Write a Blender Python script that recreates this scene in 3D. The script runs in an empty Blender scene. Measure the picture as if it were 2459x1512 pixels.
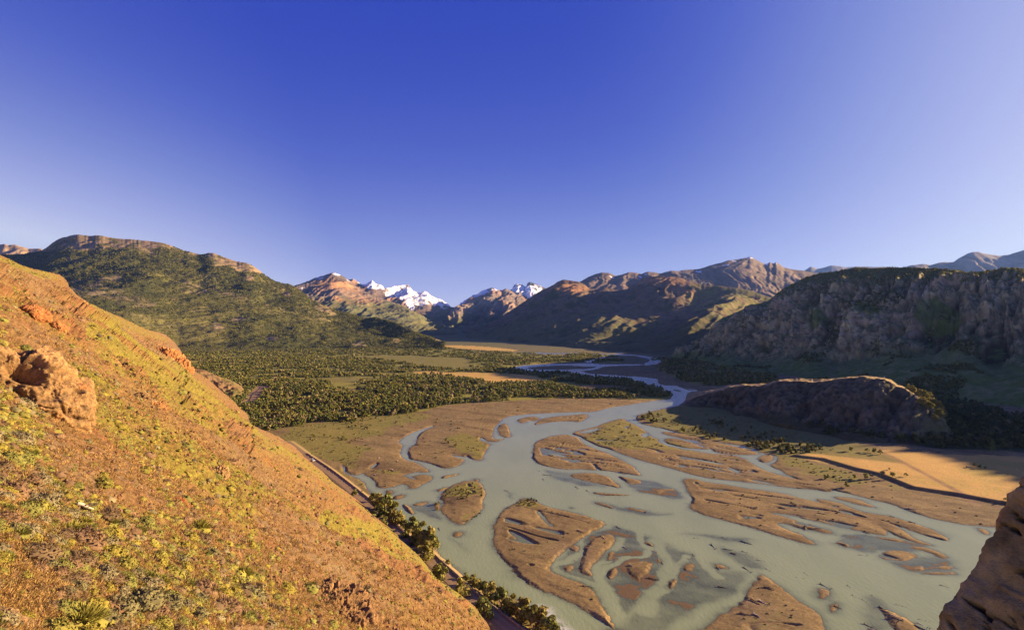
import bpy, math, random
import numpy as np
from mathutils import Vector, Matrix

# ---------------------------------------------------------------- camera, sky, sun
SC = bpy.context.scene
COL = SC.collection
F = 1229.5; CX = 1229.5; YH = 775.0; H = 100.0          # focal length and horizon in photo units (2459 wide), eye 100 m above the river
cam_d = bpy.data.cameras.new("camera")
cam = bpy.data.objects.new("camera", cam_d)
COL.objects.link(cam)
cam.location = (0, 0, H)
cam.rotation_euler = (math.radians(90), 0, 0)
cam_d.sensor_width = 36; cam_d.lens = 18.0
cam_d.shift_y = (YH - 756.0) / 2459.0
cam_d.clip_start = 0.1; cam_d.clip_end = 60000
SC.camera = cam
SUN_AZ = math.radians(73.0); SUN_EL = math.radians(14.5)
sdir = Vector((math.sin(SUN_AZ) * math.cos(SUN_EL), math.cos(SUN_AZ) * math.cos(SUN_EL), math.sin(SUN_EL)))

world = bpy.data.worlds.new("World")
SC.world = world
world.use_nodes = True
nt = world.node_tree
nt.nodes.clear()
def wn(t, **kw):
    n = nt.nodes.new(t)
    for k, v in kw.items(): setattr(n, k, v)
    return n
def wmath(op, a, b=None, clamp=False):
    n = wn('ShaderNodeMath', operation=op, use_clamp=clamp)
    for i, v in enumerate((a, b)):
        if v is None: continue
        if isinstance(v, (int, float)): n.inputs[i].default_value = v
        else: nt.links.new(v, n.inputs[i])
    return n.outputs[0]
sky = wn('ShaderNodeTexSky', sky_type='NISHITA')
sky.sun_disc = False
sky.sun_elevation = SUN_EL; sky.sun_rotation = SUN_AZ
sky.altitude = 500; sky.air_density = 1.0; sky.dust_density = 0.6; sky.ozone_density = 3.0
tc = wn('ShaderNodeTexCoord')
dot = wn('ShaderNodeVectorMath', operation='DOT_PRODUCT')
nt.links.new(tc.outputs['Generated'], dot.inputs[0]); dot.inputs[1].default_value = sdir
sep = wn('ShaderNodeSeparateXYZ'); nt.links.new(tc.outputs['Generated'], sep.inputs[0])
elev = wmath('ARCSINE', wmath('MAXIMUM', sep.outputs[2], 0.0))
glow = wmath('EXPONENT', wmath('MULTIPLY', elev, -1 / math.radians(9.0)))        # pale air near the horizon
anti = wmath('MULTIPLY', wmath('MAXIMUM', wmath('MULTIPLY', dot.outputs['Value'], -1.0), 0.0), 3.1)
near = wmath('MULTIPLY', wmath('POWER', wmath('MAXIMUM', wmath('SUBTRACT', dot.outputs['Value'], 0.35), 0.0), 3.0), 3.5)
pale = wmath('ADD', wmath('MULTIPLY', glow, wmath('ADD', anti, 1.0)), near, True)
ramp = wn('ShaderNodeValToRGB'); nt.links.new(pale, ramp.inputs[0])
els = ramp.color_ramp.elements
for k, (p_, c_) in enumerate([(0.0, (.004, .025, .45)), (.15, (.07, .105, .55)), (.4, (.23, .275, .67)), (.7, (.44, .47, .80)), (1.0, (.66, .69, .88))]):
    e_ = els[k] if k < 2 else els.new(p_)
    if k == 1: els[1].position = p_
    e_.position = p_; e_.color = c_ + (1,)
base = wn('ShaderNodeVectorMath', operation='SCALE'); nt.links.new(ramp.outputs[0], base.inputs[0]); base.inputs['Scale'].default_value = 5.2
tint = wn('ShaderNodeMix', data_type='RGBA'); tint.inputs[0].default_value = 0.07
nt.links.new(base.outputs[0], tint.inputs[6]); nt.links.new(sky.outputs[0], tint.inputs[7])
mul = tint
bg = wn('ShaderNodeBackground'); bg.inputs[1].default_value = 0.0566
out = wn('ShaderNodeOutputWorld')
nt.links.new(tint.outputs[2], bg.inputs[0]); nt.links.new(bg.outputs[0], out.inputs[0])

sun_d = bpy.data.lights.new("sun", 'SUN')
sun_d.energy = 5.0; sun_d.angle = math.radians(0.5); sun_d.color = (1.0, 0.71, 0.40)
sun = bpy.data.objects.new("sun", sun_d); COL.objects.link(sun)
sun.rotation_euler = sdir.to_track_quat('Z', 'Y').to_euler()
SC.view_settings.view_transform = 'Standard'; SC.view_settings.look = 'None'
SC.view_settings.exposure = 1.75; SC.view_settings.gamma = 1.0
SC.cycles.max_bounces = 5; SC.cycles.diffuse_bounces = 2; SC.cycles.glossy_bounces = 2
SC.cycles.transmission_bounces = 2; SC.cycles.transparent_max_bounces = 8; SC.cycles.volume_bounces = 0
SC.cycles.use_denoising = True; SC.cycles.denoising_prefilter = 'NONE'

# ---------------------------------------------------------------- helpers
rng = np.random.default_rng(7)
random.seed(7)
REG = {'V': (0, 0, 1.0), '1': (0, 750, 1300/2459), '2': (900, 900, 1300/2459), '3': (2000, 850, 1612/2459),
       '4': (0, 1150, 1000/1412), '5': (900, 1350, 1100/1910), '6': (1700, 1350, 1100/1910), '7': (2500, 1350, 1112/1930), '8': (840, 1340, 200/2419), '9': (1300, 1700, 400/2419), 'a': (2750, 1950, 400/2419), 'b': (2900, 1550, 400/2419), 'c': (2000, 1900, 500/2355)}
def T(r, pts):                                   # trace in a magnified window of the photo -> photo units
    if r == 'V': return np.array(pts, float)
    x0, y0, s = REG[r]
    p = np.array(pts, float)
    return (p * s + np.array([x0, y0])) / (3612 / 2459.0)
def TS(s):                                       # 'r x,y x,y ...' compact form
    w = s.split()
    return T(w[0], [tuple(map(float, q.split(','))) for q in w[1:]])
def G(x, y, z=0.0):                              # pixel -> point on the level z
    Y = (H - z) * F / (np.asarray(y, float) - YH)
    return np.stack([(np.asarray(x, float) - CX) / F * Y, Y, np.full_like(Y, z)], -1)

def _h(ix, iy, iz, s):
    h = (ix.astype(np.uint32) * np.uint32(374761393) + iy.astype(np.uint32) * np.uint32(668265263)
         + iz.astype(np.uint32) * np.uint32(2147483647) + np.uint32(s) * np.uint32(974634777))
    h = (h ^ (h >> np.uint32(13))) * np.uint32(1274126177)
    h = (h ^ (h >> np.uint32(16))) * np.uint32(2246822519)
    return (h ^ (h >> np.uint32(15)))
def noise3(p, seed=0):                           # gradient noise about -1..1
    i = np.floor(p).astype(np.int64); f = (p - i).astype(np.float32); i = i.astype(np.int32)
    u = f * f * f * (f * (f * 6 - 15) + 10)
    r = np.zeros(len(p), np.float32)
    for dx in (0, 1):
        wx = u[:, 0] if dx else 1 - u[:, 0]
        for dy in (0, 1):
            wy = u[:, 1] if dy else 1 - u[:, 1]
            for dz in (0, 1):
                wz = u[:, 2] if dz else 1 - u[:, 2]
                h = _h(i[:, 0] + dx, i[:, 1] + dy, i[:, 2] + dz, seed)
                gx = ((h & 1023).astype(np.float32) / 511.5 - 1)
                gy = (((h >> 10) & 1023).astype(np.float32) / 511.5 - 1)
                gz = (((h >> 20) & 1023).astype(np.float32) / 511.5 - 1)
                r += wx * wy * wz * (gx * (f[:, 0] - dx) + gy * (f[:, 1] - dy) + gz * (f[:, 2] - dz))
    return r * 1.4
def n2(x, y, s, seed=0):
    return noise3(np.stack([x / s, y / s, np.full_like(x, seed * 7.31 + .5)], -1), seed)
def fbm(p, o=4, seed=0, g=0.5, l=2.03):
    r = 0; a = 1.0; t = 0
    for k in range(o):
        r = r + a * noise3(p * (l ** k) + k * 17.3, seed + k); t += a; a *= g
    return r / t * 1.5
def ridged(p, o=4, seed=0, g=0.55, l=2.1):
    r = 0; a = 1.0; t = 0
    for k in range(o):
        r = r + a * (1 - np.abs(noise3(p * (l ** k) + k * 11.7, seed + k)) * 1.8); t += a; a *= g
    return r / t
def ss(a, b, x):
    t = np.clip((x - a) / (b - a), 0, 1); return t * t * (3 - 2 * t)
def lerp(a, b, t): return a + (b - a) * t
def cmix(c, k, m):                               # mix colour arrays by mask
    return c + (np.asarray(k, np.float32) - c) * m[:, None]

def sdf(px, py, poly, margin=60.0):              # signed distance (positive inside), clamped at -margin
    out = np.full(len(px), -margin, np.float32)
    x0, y0 = poly.min(0) - margin; x1, y1 = poly.max(0) + margin
    m = np.nonzero((px > x0) & (px < x1) & (py > y0) & (py < y1))[0]
    if len(m) == 0: return out
    X = px[m].astype(np.float32); Y = py[m].astype(np.float32)
    d2 = np.full(len(m), 1e12, np.float32); ins = np.zeros(len(m), bool)
    n = len(poly)
    for i in range(n):
        ax, ay = poly[i]; bx, by = poly[(i + 1) % n]
        ex, ey = bx - ax, by - ay
        L = ex * ex + ey * ey + 1e-9
        t = np.clip(((X - ax) * ex + (Y - ay) * ey) / L, 0, 1)
        d2 = np.minimum(d2, (X - ax - t * ex) ** 2 + (Y - ay - t * ey) ** 2)
        if ay != by:
            c = ((Y > ay) != (Y > by)) & (X < ex * (Y - ay) / ey + ax)
            ins ^= c
    d = np.sqrt(d2)
    out[m] = np.maximum(np.where(ins, d, -d), -margin)
    return out
def line_dist(px, py, pts, margin=60.0):
    out = np.full(len(px), margin, np.float32)
    pts = np.asarray(pts)
    x0, y0 = pts.min(0) - margin; x1, y1 = pts.max(0) + margin
    m = np.nonzero((px > x0) & (px < x1) & (py > y0) & (py < y1))[0]
    X = px[m]; Y = py[m]; d2 = np.full(len(m), 1e12)
    for (ax, ay), (bx, by) in zip(pts[:-1], pts[1:]):
        ex, ey = bx - ax, by - ay; L = ex * ex + ey * ey + 1e-9
        t = np.clip(((X - ax) * ex + (Y - ay) * ey) / L, 0, 1)
        d2 = np.minimum(d2, (X - ax - t * ex) ** 2 + (Y - ay - t * ey) ** 2)
    out[m] = np.minimum(np.sqrt(d2), margin)
    return out
def smooth_poly(p, k=2):                         # Chaikin corner cutting
    for _ in range(k):
        q = np.roll(p, -1, 0)
        p = np.stack([p * .75 + q * .25, p * .25 + q * .75], 1).reshape(-1, 2)
    return p
def smooth_line(p, k=2):
    p = np.asarray(p, float)
    for _ in range(k):
        a, b = p[:-1], p[1:]
        m = np.stack([a * .75 + b * .25, a * .25 + b * .75], 1).reshape(-1, p.shape[1])
        p = np.vstack([p[:1], m, p[-1:]])
    return p

def mk(name, v, f, mat=None, col=None, smooth=True, parent=None, attrs=None, link=True):
    v = np.asarray(v, np.float32); f = np.asarray(f, np.int32)
    me = bpy.data.meshes.new(name)
    k = f.shape[1]
    me.vertices.add(len(v)); me.vertices.foreach_set('co', v.ravel())
    me.loops.add(f.size); me.loops.foreach_set('vertex_index', f.ravel())
    me.polygons.add(len(f)); me.polygons.foreach_set('loop_start', np.arange(0, f.size, k, dtype=np.int32))
    me.polygons.foreach_set('loop_total', np.full(len(f), k, np.int32))
    if smooth: me.polygons.foreach_set('use_smooth', np.ones(len(f), bool))
    me.update(calc_edges=True)
    if col is not None:
        a = me.color_attributes.new('col', 'FLOAT_COLOR', 'POINT')
        c4 = np.ones((len(v), 4), np.float32); c4[:, :3] = np.clip(col, 0, 1)
        a.data.foreach_set('color', c4.ravel())
    for kx, av in (attrs or {}).items():
        a = me.attributes.new(kx, 'FLOAT', 'POINT'); a.data.foreach_set('value', np.asarray(av, np.float32).ravel())
    if mat: me.materials.append(mat)
    if not link: return me
    o = bpy.data.objects.new(name, me); COL.objects.link(o)
    if parent: o.parent = parent
    return o
def grid_faces(nr, nc, keep=None):
    i = np.arange(nr * nc).reshape(nr, nc)
    f = np.stack([i[:-1, :-1], i[:-1, 1:], i[1:, 1:], i[1:, :-1]], -1).reshape(-1, 4)
    if keep is not None:
        k = keep.reshape(-1); f = f[k[f].any(1)]
    return f
def compact(v, f, *arrs):
    u, inv = np.unique(f, return_inverse=True)
    return (v[u], inv.reshape(f.shape)) + tuple(a[u] for a in arrs)
def grid_normals(P):
    du = np.gradient(P, axis=1); dv = np.gradient(P, axis=0)
    n = np.cross(du, dv); n /= np.linalg.norm(n, axis=-1, keepdims=True) + 1e-9
    return n
def tag(o, label=None, cat=None, group=None, kind=None):
    if label: o['label'] = label
    if cat: o['category'] = cat
    if group: o['group'] = group
    if kind: o['kind'] = kind
    return o
def empty(name, loc=(0, 0, 0)):
    o = bpy.data.objects.new(name, None); COL.objects.link(o); o.location = loc
    return o

# ---------------------------------------------------------------- materials
def mat_attr(name, rough=0.95, var=0.25, scale=1.0, bump=0.0, bscale=1.0, spec=0.1, detail=6.0, transl=0.0, stretch=(1, 1, 1)):
    """colour from the mesh's own 'col' attribute, broken up by fine noise; optional relief"""
    m = bpy.data.materials.new(name); m.use_nodes = True
    t = m.node_tree; t.nodes.clear()
    N = t.nodes.new; L = t.links.new
    a = N('ShaderNodeAttribute'); a.attribute_name = 'col'
    tcn = N('ShaderNodeTexCoord'); mp = N('ShaderNodeMapping'); mp.inputs['Scale'].default_value = stretch
    L(tcn.outputs['Object'], mp.inputs[0])
    nz = N('ShaderNodeTexNoise'); nz.inputs['Scale'].default_value = scale; nz.inputs['Detail'].default_value = detail
    nz.inputs['Roughness'].default_value = 0.65
    L(mp.outputs[0], nz.inputs['Vector'])
    mr = N('ShaderNodeMapRange'); mr.inputs[1].default_value = 0.25; mr.inputs[2].default_value = 0.75
    mr.inputs[3].default_value = 1 - var; mr.inputs[4].default_value = 1 + var
    L(nz.outputs[0], mr.inputs[0])
    vm = N('ShaderNodeVectorMath'); vm.operation = 'SCALE'
    L(a.outputs['Color'], vm.inputs[0]); L(mr.outputs[0], vm.inputs['Scale'])
    b = N('ShaderNodeBsdfPrincipled'); b.inputs['Roughness'].default_value = rough
    b.inputs['Specular IOR Level'].default_value = spec
    L(vm.outputs[0], b.inputs['Base Color'])
    if bump > 0:
        n3 = N('ShaderNodeTexNoise'); n3.inputs['Scale'].default_value = bscale; n3.inputs['Detail'].default_value = 8
        n3.inputs['Roughness'].default_value = 0.7
        L(mp.outputs[0], n3.inputs['Vector'])
        bm = N('ShaderNodeBump'); bm.inputs['Strength'].default_value = 1.0; bm.inputs['Distance'].default_value = bump
        L(n3.outputs[0], bm.inputs['Height']); L(bm.outputs[0], b.inputs['Normal'])
    o = N('ShaderNodeOutputMaterial')
    if transl > 0:
        tr = N('ShaderNodeBsdfTranslucent'); L(vm.outputs[0], tr.inputs[0])
        mx = N('ShaderNodeMixShader'); mx.inputs[0].default_value = transl
        L(b.outputs[0], mx.inputs[1]); L(tr.outputs[0], mx.inputs[2]); L(mx.outputs[0], o.inputs[0])
    else: L(b.outputs[0], o.inputs[0])
    return m
def mat_plain(name, col, rough=0.6, metal=0.0, spec=0.5, var=0.15, scale=3.0, trans=0.0):
    m = bpy.data.materials.new(name); m.use_nodes = True
    t = m.node_tree; b = t.nodes['Principled BSDF']
    nz = t.nodes.new('ShaderNodeTexNoise'); nz.inputs['Scale'].default_value = scale; nz.inputs['Detail'].default_value = 5
    tcn = t.nodes.new('ShaderNodeTexCoord'); t.links.new(tcn.outputs['Object'], nz.inputs['Vector'])
    cr = t.nodes.new('ShaderNodeMix'); cr.data_type = 'RGBA'
    cr.inputs[6].default_value = tuple(c * (1 - var) for c in col) + (1,); cr.inputs[7].default_value = tuple(min(1, c * (1 + var)) for c in col) + (1,)
    t.links.new(nz.outputs[0], cr.inputs[0]); t.links.new(cr.outputs[2], b.inputs['Base Color'])
    b.inputs['Roughness'].default_value = rough; b.inputs['Metallic'].default_value = metal
    b.inputs['Specular IOR Level'].default_value = spec
    return m

M_ground = mat_attr('river_flat', var=0.28, scale=1.1, bump=0.05, bscale=1.6, detail=10)
M_hill = mat_attr('orange_hillside', var=0.6, scale=2.2, bump=0.45, bscale=1.7, detail=12)
M_mount = mat_attr('mountain_slope', var=0.30, scale=0.05, bump=3.0, bscale=0.03, detail=10)
M_far = mat_attr('far_mountain_rock', var=0.25, scale=0.012, bump=9.0, bscale=0.006, detail=10)
M_cliff = mat_attr('cliff_rock', var=0.35, scale=0.12, bump=2.4, bscale=0.09, detail=12, stretch=(1, 1, 0.35))
M_rock = mat_attr('weathered_rock', var=0.5, scale=4.0, bump=0.22, bscale=3.0, detail=12)
M_leaf = mat_attr('foliage', var=0.25, scale=2.0, rough=0.8, spec=0.15, transl=0.25)
M_bush = mat_attr('shrub_leaves', var=0.35, scale=14.0, rough=0.85, spec=0.1, transl=0.15)
M_bark = mat_attr('bark', var=0.3, scale=6.0)
M_road = mat_attr('gravel_road', var=0.2, scale=2.5, bump=0.03, bscale=4.0, detail=10)

def mat_water():
    m = bpy.data.materials.new('silty_water'); m.use_nodes = True
    t = m.node_tree; t.nodes.clear(); N = t.nodes.new; L = t.links.new
    a = N('ShaderNodeAttribute'); a.attribute_name = 'depth'
    def mth(op, x, y):
        n = N('ShaderNodeMath'); n.operation = op
        for i, v in enumerate((x, y)):
            if isinstance(v, (int, float)): n.inputs[i].default_value = v
            elif v is not None: L(v, n.inputs[i])
        return n.outputs[0]
    e = mth('EXPONENT', mth('MULTIPLY', a.outputs['Fac'], -3.1), None)
    opaque = mth('SUBTRACT', 1.0, mth('MULTIPLY', e, 0.66))
    tcn = N('ShaderNodeTexCoord'); mp = N('ShaderNodeMapping'); mp.inputs['Rotation'].default_value = (0, 0, math.radians(35))
    mp.inputs['Scale'].default_value = (1, 0.35, 1); L(tcn.outputs['Object'], mp.inputs[0])
    nz = N('ShaderNodeTexNoise'); nz.inputs['Scale'].default_value = 0.05; nz.inputs['Detail'].default_value = 6
    L(mp.outputs[0], nz.inputs['Vector'])
    mix = N('ShaderNodeMix'); mix.data_type = 'RGBA'
    mix.inputs[6].default_value = (0.21, 0.26, 0.125, 1); mix.inputs[7].default_value = (0.32, 0.37, 0.19, 1)
    L(nz.outputs[0], mix.inputs[0])
    foam = N('ShaderNodeAttribute'); foam.attribute_name = 'foam'
    mf = N('ShaderNodeMix'); mf.data_type = 'RGBA'; L(foam.outputs['Fac'], mf.inputs[0])
    L(mix.outputs[2], mf.inputs[6]); mf.inputs[7].default_value = (0.8, 0.8, 0.75, 1)
    dif = N('ShaderNodeBsdfDiffuse'); L(mf.outputs[2], dif.inputs[0])
    tr = N('ShaderNodeBsdfTransparent'); tr.inputs[0].default_value = (0.95, 0.93, 0.85, 1)
    m1 = N('ShaderNodeMixShader'); L(opaque, m1.inputs[0]); L(tr.outputs[0], m1.inputs[1]); L(dif.outputs[0], m1.inputs[2])
    rip = N('ShaderNodeTexNoise'); rip.inputs['Scale'].default_value = 0.9; rip.inputs['Detail'].default_value = 6
    L(mp.outputs[0], rip.inputs['Vector'])
    bm = N('ShaderNodeBump'); bm.inputs['Strength'].default_value = 1.0; bm.inputs['Distance'].default_value = 0.075
    L(rip.outputs[0], bm.inputs['Height'])
    L(bm.outputs[0], dif.inputs['Normal'])
    gl = N('ShaderNodeBsdfGlossy'); gl.inputs['Roughness'].default_value = 0.24; L(bm.outputs[0], gl.inputs['Normal'])
    fr = N('ShaderNodeFresnel'); fr.inputs[0].default_value = 1.38
    m2 = N('ShaderNodeMixShader'); L(fr.outputs[0], m2.inputs[0]); L(m1.outputs[0], m2.inputs[1]); L(gl.outputs[0], m2.inputs[2])
    o = N('ShaderNodeOutputMaterial'); L(m2.outputs[0], o.inputs[0])
    return m
M_water = mat_water()

# ---------------------------------------------------------------- the river flat: traced shores, laid on the level ground
WATER = [TS(s) for s in (
 # main braid: left shore downstream, then back up the right shore
 '6 1190,95 1050,108 900,135 780,150 690,178 560,178 400,185 300,190 190,200 130,215 110,240 85,262 70,290 62,330 80,345 110,345 150,338 60,370 -10,330 -20,352 60,372 40,395 12,440 0,478 -70,470 -100,440 -110,480 -130,500 -180,520 -240,522 -300,500 -380,478 -445,470 -455,430 -450,400 -400,370 -395,320 -340,285 -290,265 -300,262 -365,282 -440,310 -500,345 -520,365 -480,378 -500,410 -495,450 -465,475 -405,485 -355,515 -320,540 -345,548 -415,545 -495,570 -440,575 -365,560 -310,568 -305,590 -345,605 -395,640 -445,650 -455,630 -495,615 -545,640 -615,645 -660,630 -675,600 -740,600 -755,565 -700,645 -675,695 -605,712 -565,735 -525,790 -465,850 -395,890 -335,930 -285,980 -265,1060 -195,1100 -135,1170 -65,1200 5,1220 105,1260 205,1330 305,1390 385,1440 465,1511 700,1760 1100,2100 2400,2200 3400,1500 3300,900 2800,850 2580,760 2300,690 2160,660 2080,640 1980,610 1880,570 1840,540 1790,520 1760,505 1800,480 1815,455 1790,445 1720,430 1650,400 1600,385 1500,372 1400,352 1330,335 1250,318 1150,290 1060,270 990,255 945,228 942,205 975,190 1050,172 1150,150 1225,132 1240,90 1275,70 1335,52 1280,45 1200,32 1160,20 1130,10',
 '3 330,725 420,733 495,742 482,757 510,776 590,778 640,788 720,808 655,824 640,848 616,878 560,882 500,898 440,905 400,905 560,856 592,850 595,835 560,812 470,788 390,770 345,748',
 '3 0,704 140,714 330,727 440,738 440,748 330,744 200,736 100,724 0,712',
 '3 0,690 120,688 170,674 188,664 205,668 180,684 120,696 0,700',
 '3 -10,660 120,657 200,664 410,661 412,668 200,671 60,670 -10,668',
 '3 370,612 440,621 507,638 503,655 440,668 412,668 420,655 452,644 430,630 376,620',
 '3 -260,598 -150,600 100,603 380,611 378,617 100,609 -150,606 -260,603',
 '2 1720,742 1850,730 2050,722 2250,735 2459,729 2459,735 2250,745 2060,732 1870,742 1800,752 1860,762 2060,762 2180,772 2240,795 2290,806 2459,802 2459,812 2250,815 2150,793 2050,778 1870,774 1760,765',
 '2 2459,640 2250,700 2190,708 2240,716 2260,700 2459,650',
)]
BARS = [TS(s) for s in (
 '6 320,370 360,345 440,322 510,315 560,325 595,338 610,362 650,388 720,412 790,440 850,470 900,495 950,530 978,572 920,562 850,550 760,537 715,537 670,486 700,525 700,534 600,527 500,530 420,515 350,500 300,465 310,440 315,400',
 '6 550,306 620,285 700,268 750,245 820,225 860,216 900,240 950,262 1000,292 1045,335 1085,342 1075,360 1130,382 1250,407 1350,427 1450,437 1530,440 1600,458 1650,490 1700,520 1760,545 1850,570 1960,598 2060,612 2170,640 2120,662 2000,650 1900,640 1810,632 1700,615 1550,600 1450,590 1350,578 1250,550 1150,520 1050,495 950,465 850,432 770,403 700,383 640,352 600,328 560,318',
 '6 1110,340 1180,338 1260,360 1350,380 1410,408 1300,405 1200,388 1120,368',
 '6 1100,298 1170,300 1280,325 1390,350 1500,378 1600,398 1680,420 1700,440 1600,442 1500,436 1430,425 1390,398 1290,360 1200,332 1120,318',
 '6 1680,472 1740,494 1788,462 1776,442 1725,438 1700,455',
 '7 -165,585 -100,583 0,610 130,625 260,650 420,668 560,705 700,735 760,765 850,790 930,830 1000,850 1060,875 1105,932 1040,928 930,906 800,880 680,850 560,825 450,800 350,790 450,815 560,850 660,880 760,905 740,925 640,905 560,895 500,870 430,855 415,862 480,898 560,925 600,950 640,975 655,992 600,985 500,960 350,912 200,870 100,842 0,817 -60,795 -120,768 -105,740 -108,690 -140,640',
 '7 640,705 760,722 900,770 1010,825 1130,865 1210,915 1270,960 1390,995 1300,990 1180,950 1090,905 980,860 860,815 740,765',
 '7 920,785 1000,800 1120,815 1250,856 1400,908 1484,967 1420,962 1300,925 1180,880 1060,850 960,825',
 '7 740,695 880,702 960,732 1045,768 950,752 830,724', '7 1135,748 1240,764 1350,788 1480,818 1590,846 1480,848 1350,822 1230,788',
 '7 590,598 700,625 775,666 700,664 580,632 430,600 500,594',
 '7 325,1168 345,1180 450,1250 520,1312 585,1362 650,1392 700,1450 716,1512 690,1600 600,1900 -300,1900 -250,1650 -110,1560 0,1478 100,1402 200,1342 240,1280 290,1200',
 '6 95,820 140,770 200,738 270,698 350,738 450,770 600,803 690,830 767,855 700,902 600,958 545,1000 500,1030 450,1080 415,1130 432,1160 500,1185 560,1210 640,1240 690,1290 722,1342 770,1412 818,1495 826,1512 760,1478 690,1432 600,1378 520,1332 420,1292 300,1240 200,1165 180,1130 120,1080 95,1030 75,960 70,900',
 '5 1125,690 1180,640 1260,602 1330,595 1390,620 1415,665 1400,720 1382,790 1330,830 1258,878 1200,845 1150,800 1128,770 1160,740',
 '5 1105,656 1175,634 1182,646 1130,669', '5 1205,925 1240,908 1272,913 1245,948', '5 960,742 1010,730 1062,724 1040,747 990,753',
 '5 798,655 850,660 842,686 805,682', '5 840,692 920,680 915,700 850,719', '5 1140,572 1200,560 1262,553 1200,575 1140,588',
 '5 1092,735 1135,730 1132,782 1100,776', '5 900,740 938,748 982,800 955,808 905,765', '5 945,630 1010,610 1080,598 1050,612 990,632', '5 1335,588 1370,585 1368,605 1342,602',
 '6 90,265 150,243 166,290 180,325 150,339 105,320', '6 218,222 300,204 362,213 335,235 290,229 250,248 225,242',
 '6 310,262 350,225 430,206 560,196 650,188 645,216 590,243 560,235 450,236 370,247',
 '6 520,562 620,549 700,553 780,575 822,610 846,646 760,627 680,607 600,592', '6 825,566 900,580 976,600 965,621 900,621 860,592',
 '6 1058,652 1190,647 1180,656 1120,661 1102,680 1056,678', '6 670,668 740,671 935,688 800,691 700,683',
 '6 625,1000 700,940 780,923 818,943 803,985 745,1050 692,1110 662,1140 686,1187 630,1177 593,1150 604,1090 625,1040',
 '6 763,1160 800,1129 837,1140 827,1182 785,1202 765,1182', '6 882,1132 890,1100 960,1094 1032,1084 1046,1130 1020,1170 980,1187 955,1234 925,1190 893,1162',
 '6 1238,1105 1300,1104 1312,1130 1270,1157 1233,1150', '6 1148,1212 1185,1193 1192,1225 1150,1257 1128,1242', '6 1060,1075 1082,1070 1097,1100 1073,1102',
 '6 1000,962 1040,978 1062,1007 1010,992', '6 928,1325 975,1268 978,1295 935,1333', '6 535,1000 570,988 602,1010 580,1042 530,1022',
 '6 503,1125 550,1108 572,1130 540,1162 508,1152', '6 758,1078 790,1028 822,1040 790,1082', '6 540,760 545,768 552,765', '6 680,728 745,735 820,770 760,765',
 '6 880,760 960,775 1020,785 980,792 900,775', '6 1425,1105 1500,1125 1515,1138 1440,1130',
 '7 1225,1132 1330,1123 1320,1150 1240,1150', '7 1385,1122 1500,1124 1522,1136 1420,1142', '7 1290,1160 1500,1155 1512,1170 1330,1174',
 '7 1040,1055 1130,1018 1200,1028 1275,1052 1240,1092 1150,1087 1060,1077', '7 1215,994 1330,1003 1465,1060 1440,1082 1360,1042 1260,1012',
 '7 765,972 880,948 897,1000 840,1008', '7 928,980 1040,988 1032,1027 980,1032', '7 1025,940 1230,966 1140,978 1050,962', '7 1640,885 1705,900 1705,930 1660,915',
 '7 1030,1375 1120,1398 1200,1440 1270,1480 1310,1540 1200,1560 1130,1500 1090,1440 1060,1410', '7 677,1254 742,1273 735,1300 690,1332 670,1290', '7 748,1362 792,1343 782,1390 760,1407 743,1387',
 '3 140,690 300,680 420,690 480,700 460,722 400,728 250,716 160,706', '3 590,778 600,774 640,790 700,806 640,800',
 '6 1165,35 1215,45 1230,58 1180,48',
)]
POOLS = [TS(s) for s in (
 '6 580,302 700,275 720,282 690,298 620,309', '6 962,315 1000,303 1032,320 1000,337', '6 1498,512 1592,556 1550,551', '6 335,783 362,790 400,850 455,882 400,872 350,812',
 '6 395,424 460,435 525,451 510,457 440,444', '7 110,515 150,522 202,552 160,546', '6 1150,438 1300,462 1450,490 1500,500 1440,497 1300,470',
 '5 528,490 545,515 560,545 600,565 640,560 665,548 690,575 735,600 740,640 700,650 670,620 640,585 590,572 550,550 535,525',
 '5 1195,438 1260,448 1320,462 1330,480 1290,470 1230,455', '7 240,590 330,600 420,625 340,615', '5 925,560 960,575 1000,590 960,590 930,580', '5 700,520 740,490 750,495 715,525',
)]
SHOALS = [(TS(s), d) for s, d in (
 ('6 770,860 850,880 950,905 1050,940 1130,985 1210,1000 1330,1050 1400,1090 1520,1120 1490,1210 1400,1205 1300,1250 1200,1285 1100,1305 1040,1330 960,1375 880,1440 840,1400 700,1295 620,1225 480,1170 430,1150 520,1030 600,950', .20),
 ('6 1180,922 1280,916 1500,935 1720,965 1600,985 1400,965', .14), ('6 1400,960 1700,1080 1800,1150 1600,1130 1450,1040', .26),
 ('6 670,728 760,735 1000,775 1240,812 1000,822 800,778', .16), ('6 340,520 500,545 760,560 840,640 640,640 450,600', .22),
 ('6 820,560 1000,590 1220,640 1260,720 1150,720 1060,690 900,660', .16), ('5 1520,645 1590,680 1560,735 1530,700', .22), ('5 1165,935 1240,930 1310,1050 1265,1020', .14),
 ('6 440,1140 640,1225 740,1330 850,1512 780,1500 680,1400 500,1280', .2), ('5 880,740 1130,720 1180,860 1050,830 930,780', .22),
 ('7 1030,1040 1540,1060 1560,1180 1300,1180 1150,1130 960,1060', .12), ('7 680,1240 780,1250 800,1400 720,1420', .25), ('7 900,1300 1020,1300 1330,1500 900,1560', .3),
 ('7 820,900 1200,960 1400,1000 1300,1050 900,1040 740,980', .14), ('7 -200,1180 150,1120 280,1160 200,1300 -60,1400 -400,1600 -800,1600 -500,1400', .34),
 ('7 340,1160 500,1240 640,1380 560,1340 440,1240', .25), ('6 500,1000 620,960 700,900 760,880 700,960 600,1100 520,1150 440,1140', .12),
)]
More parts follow.
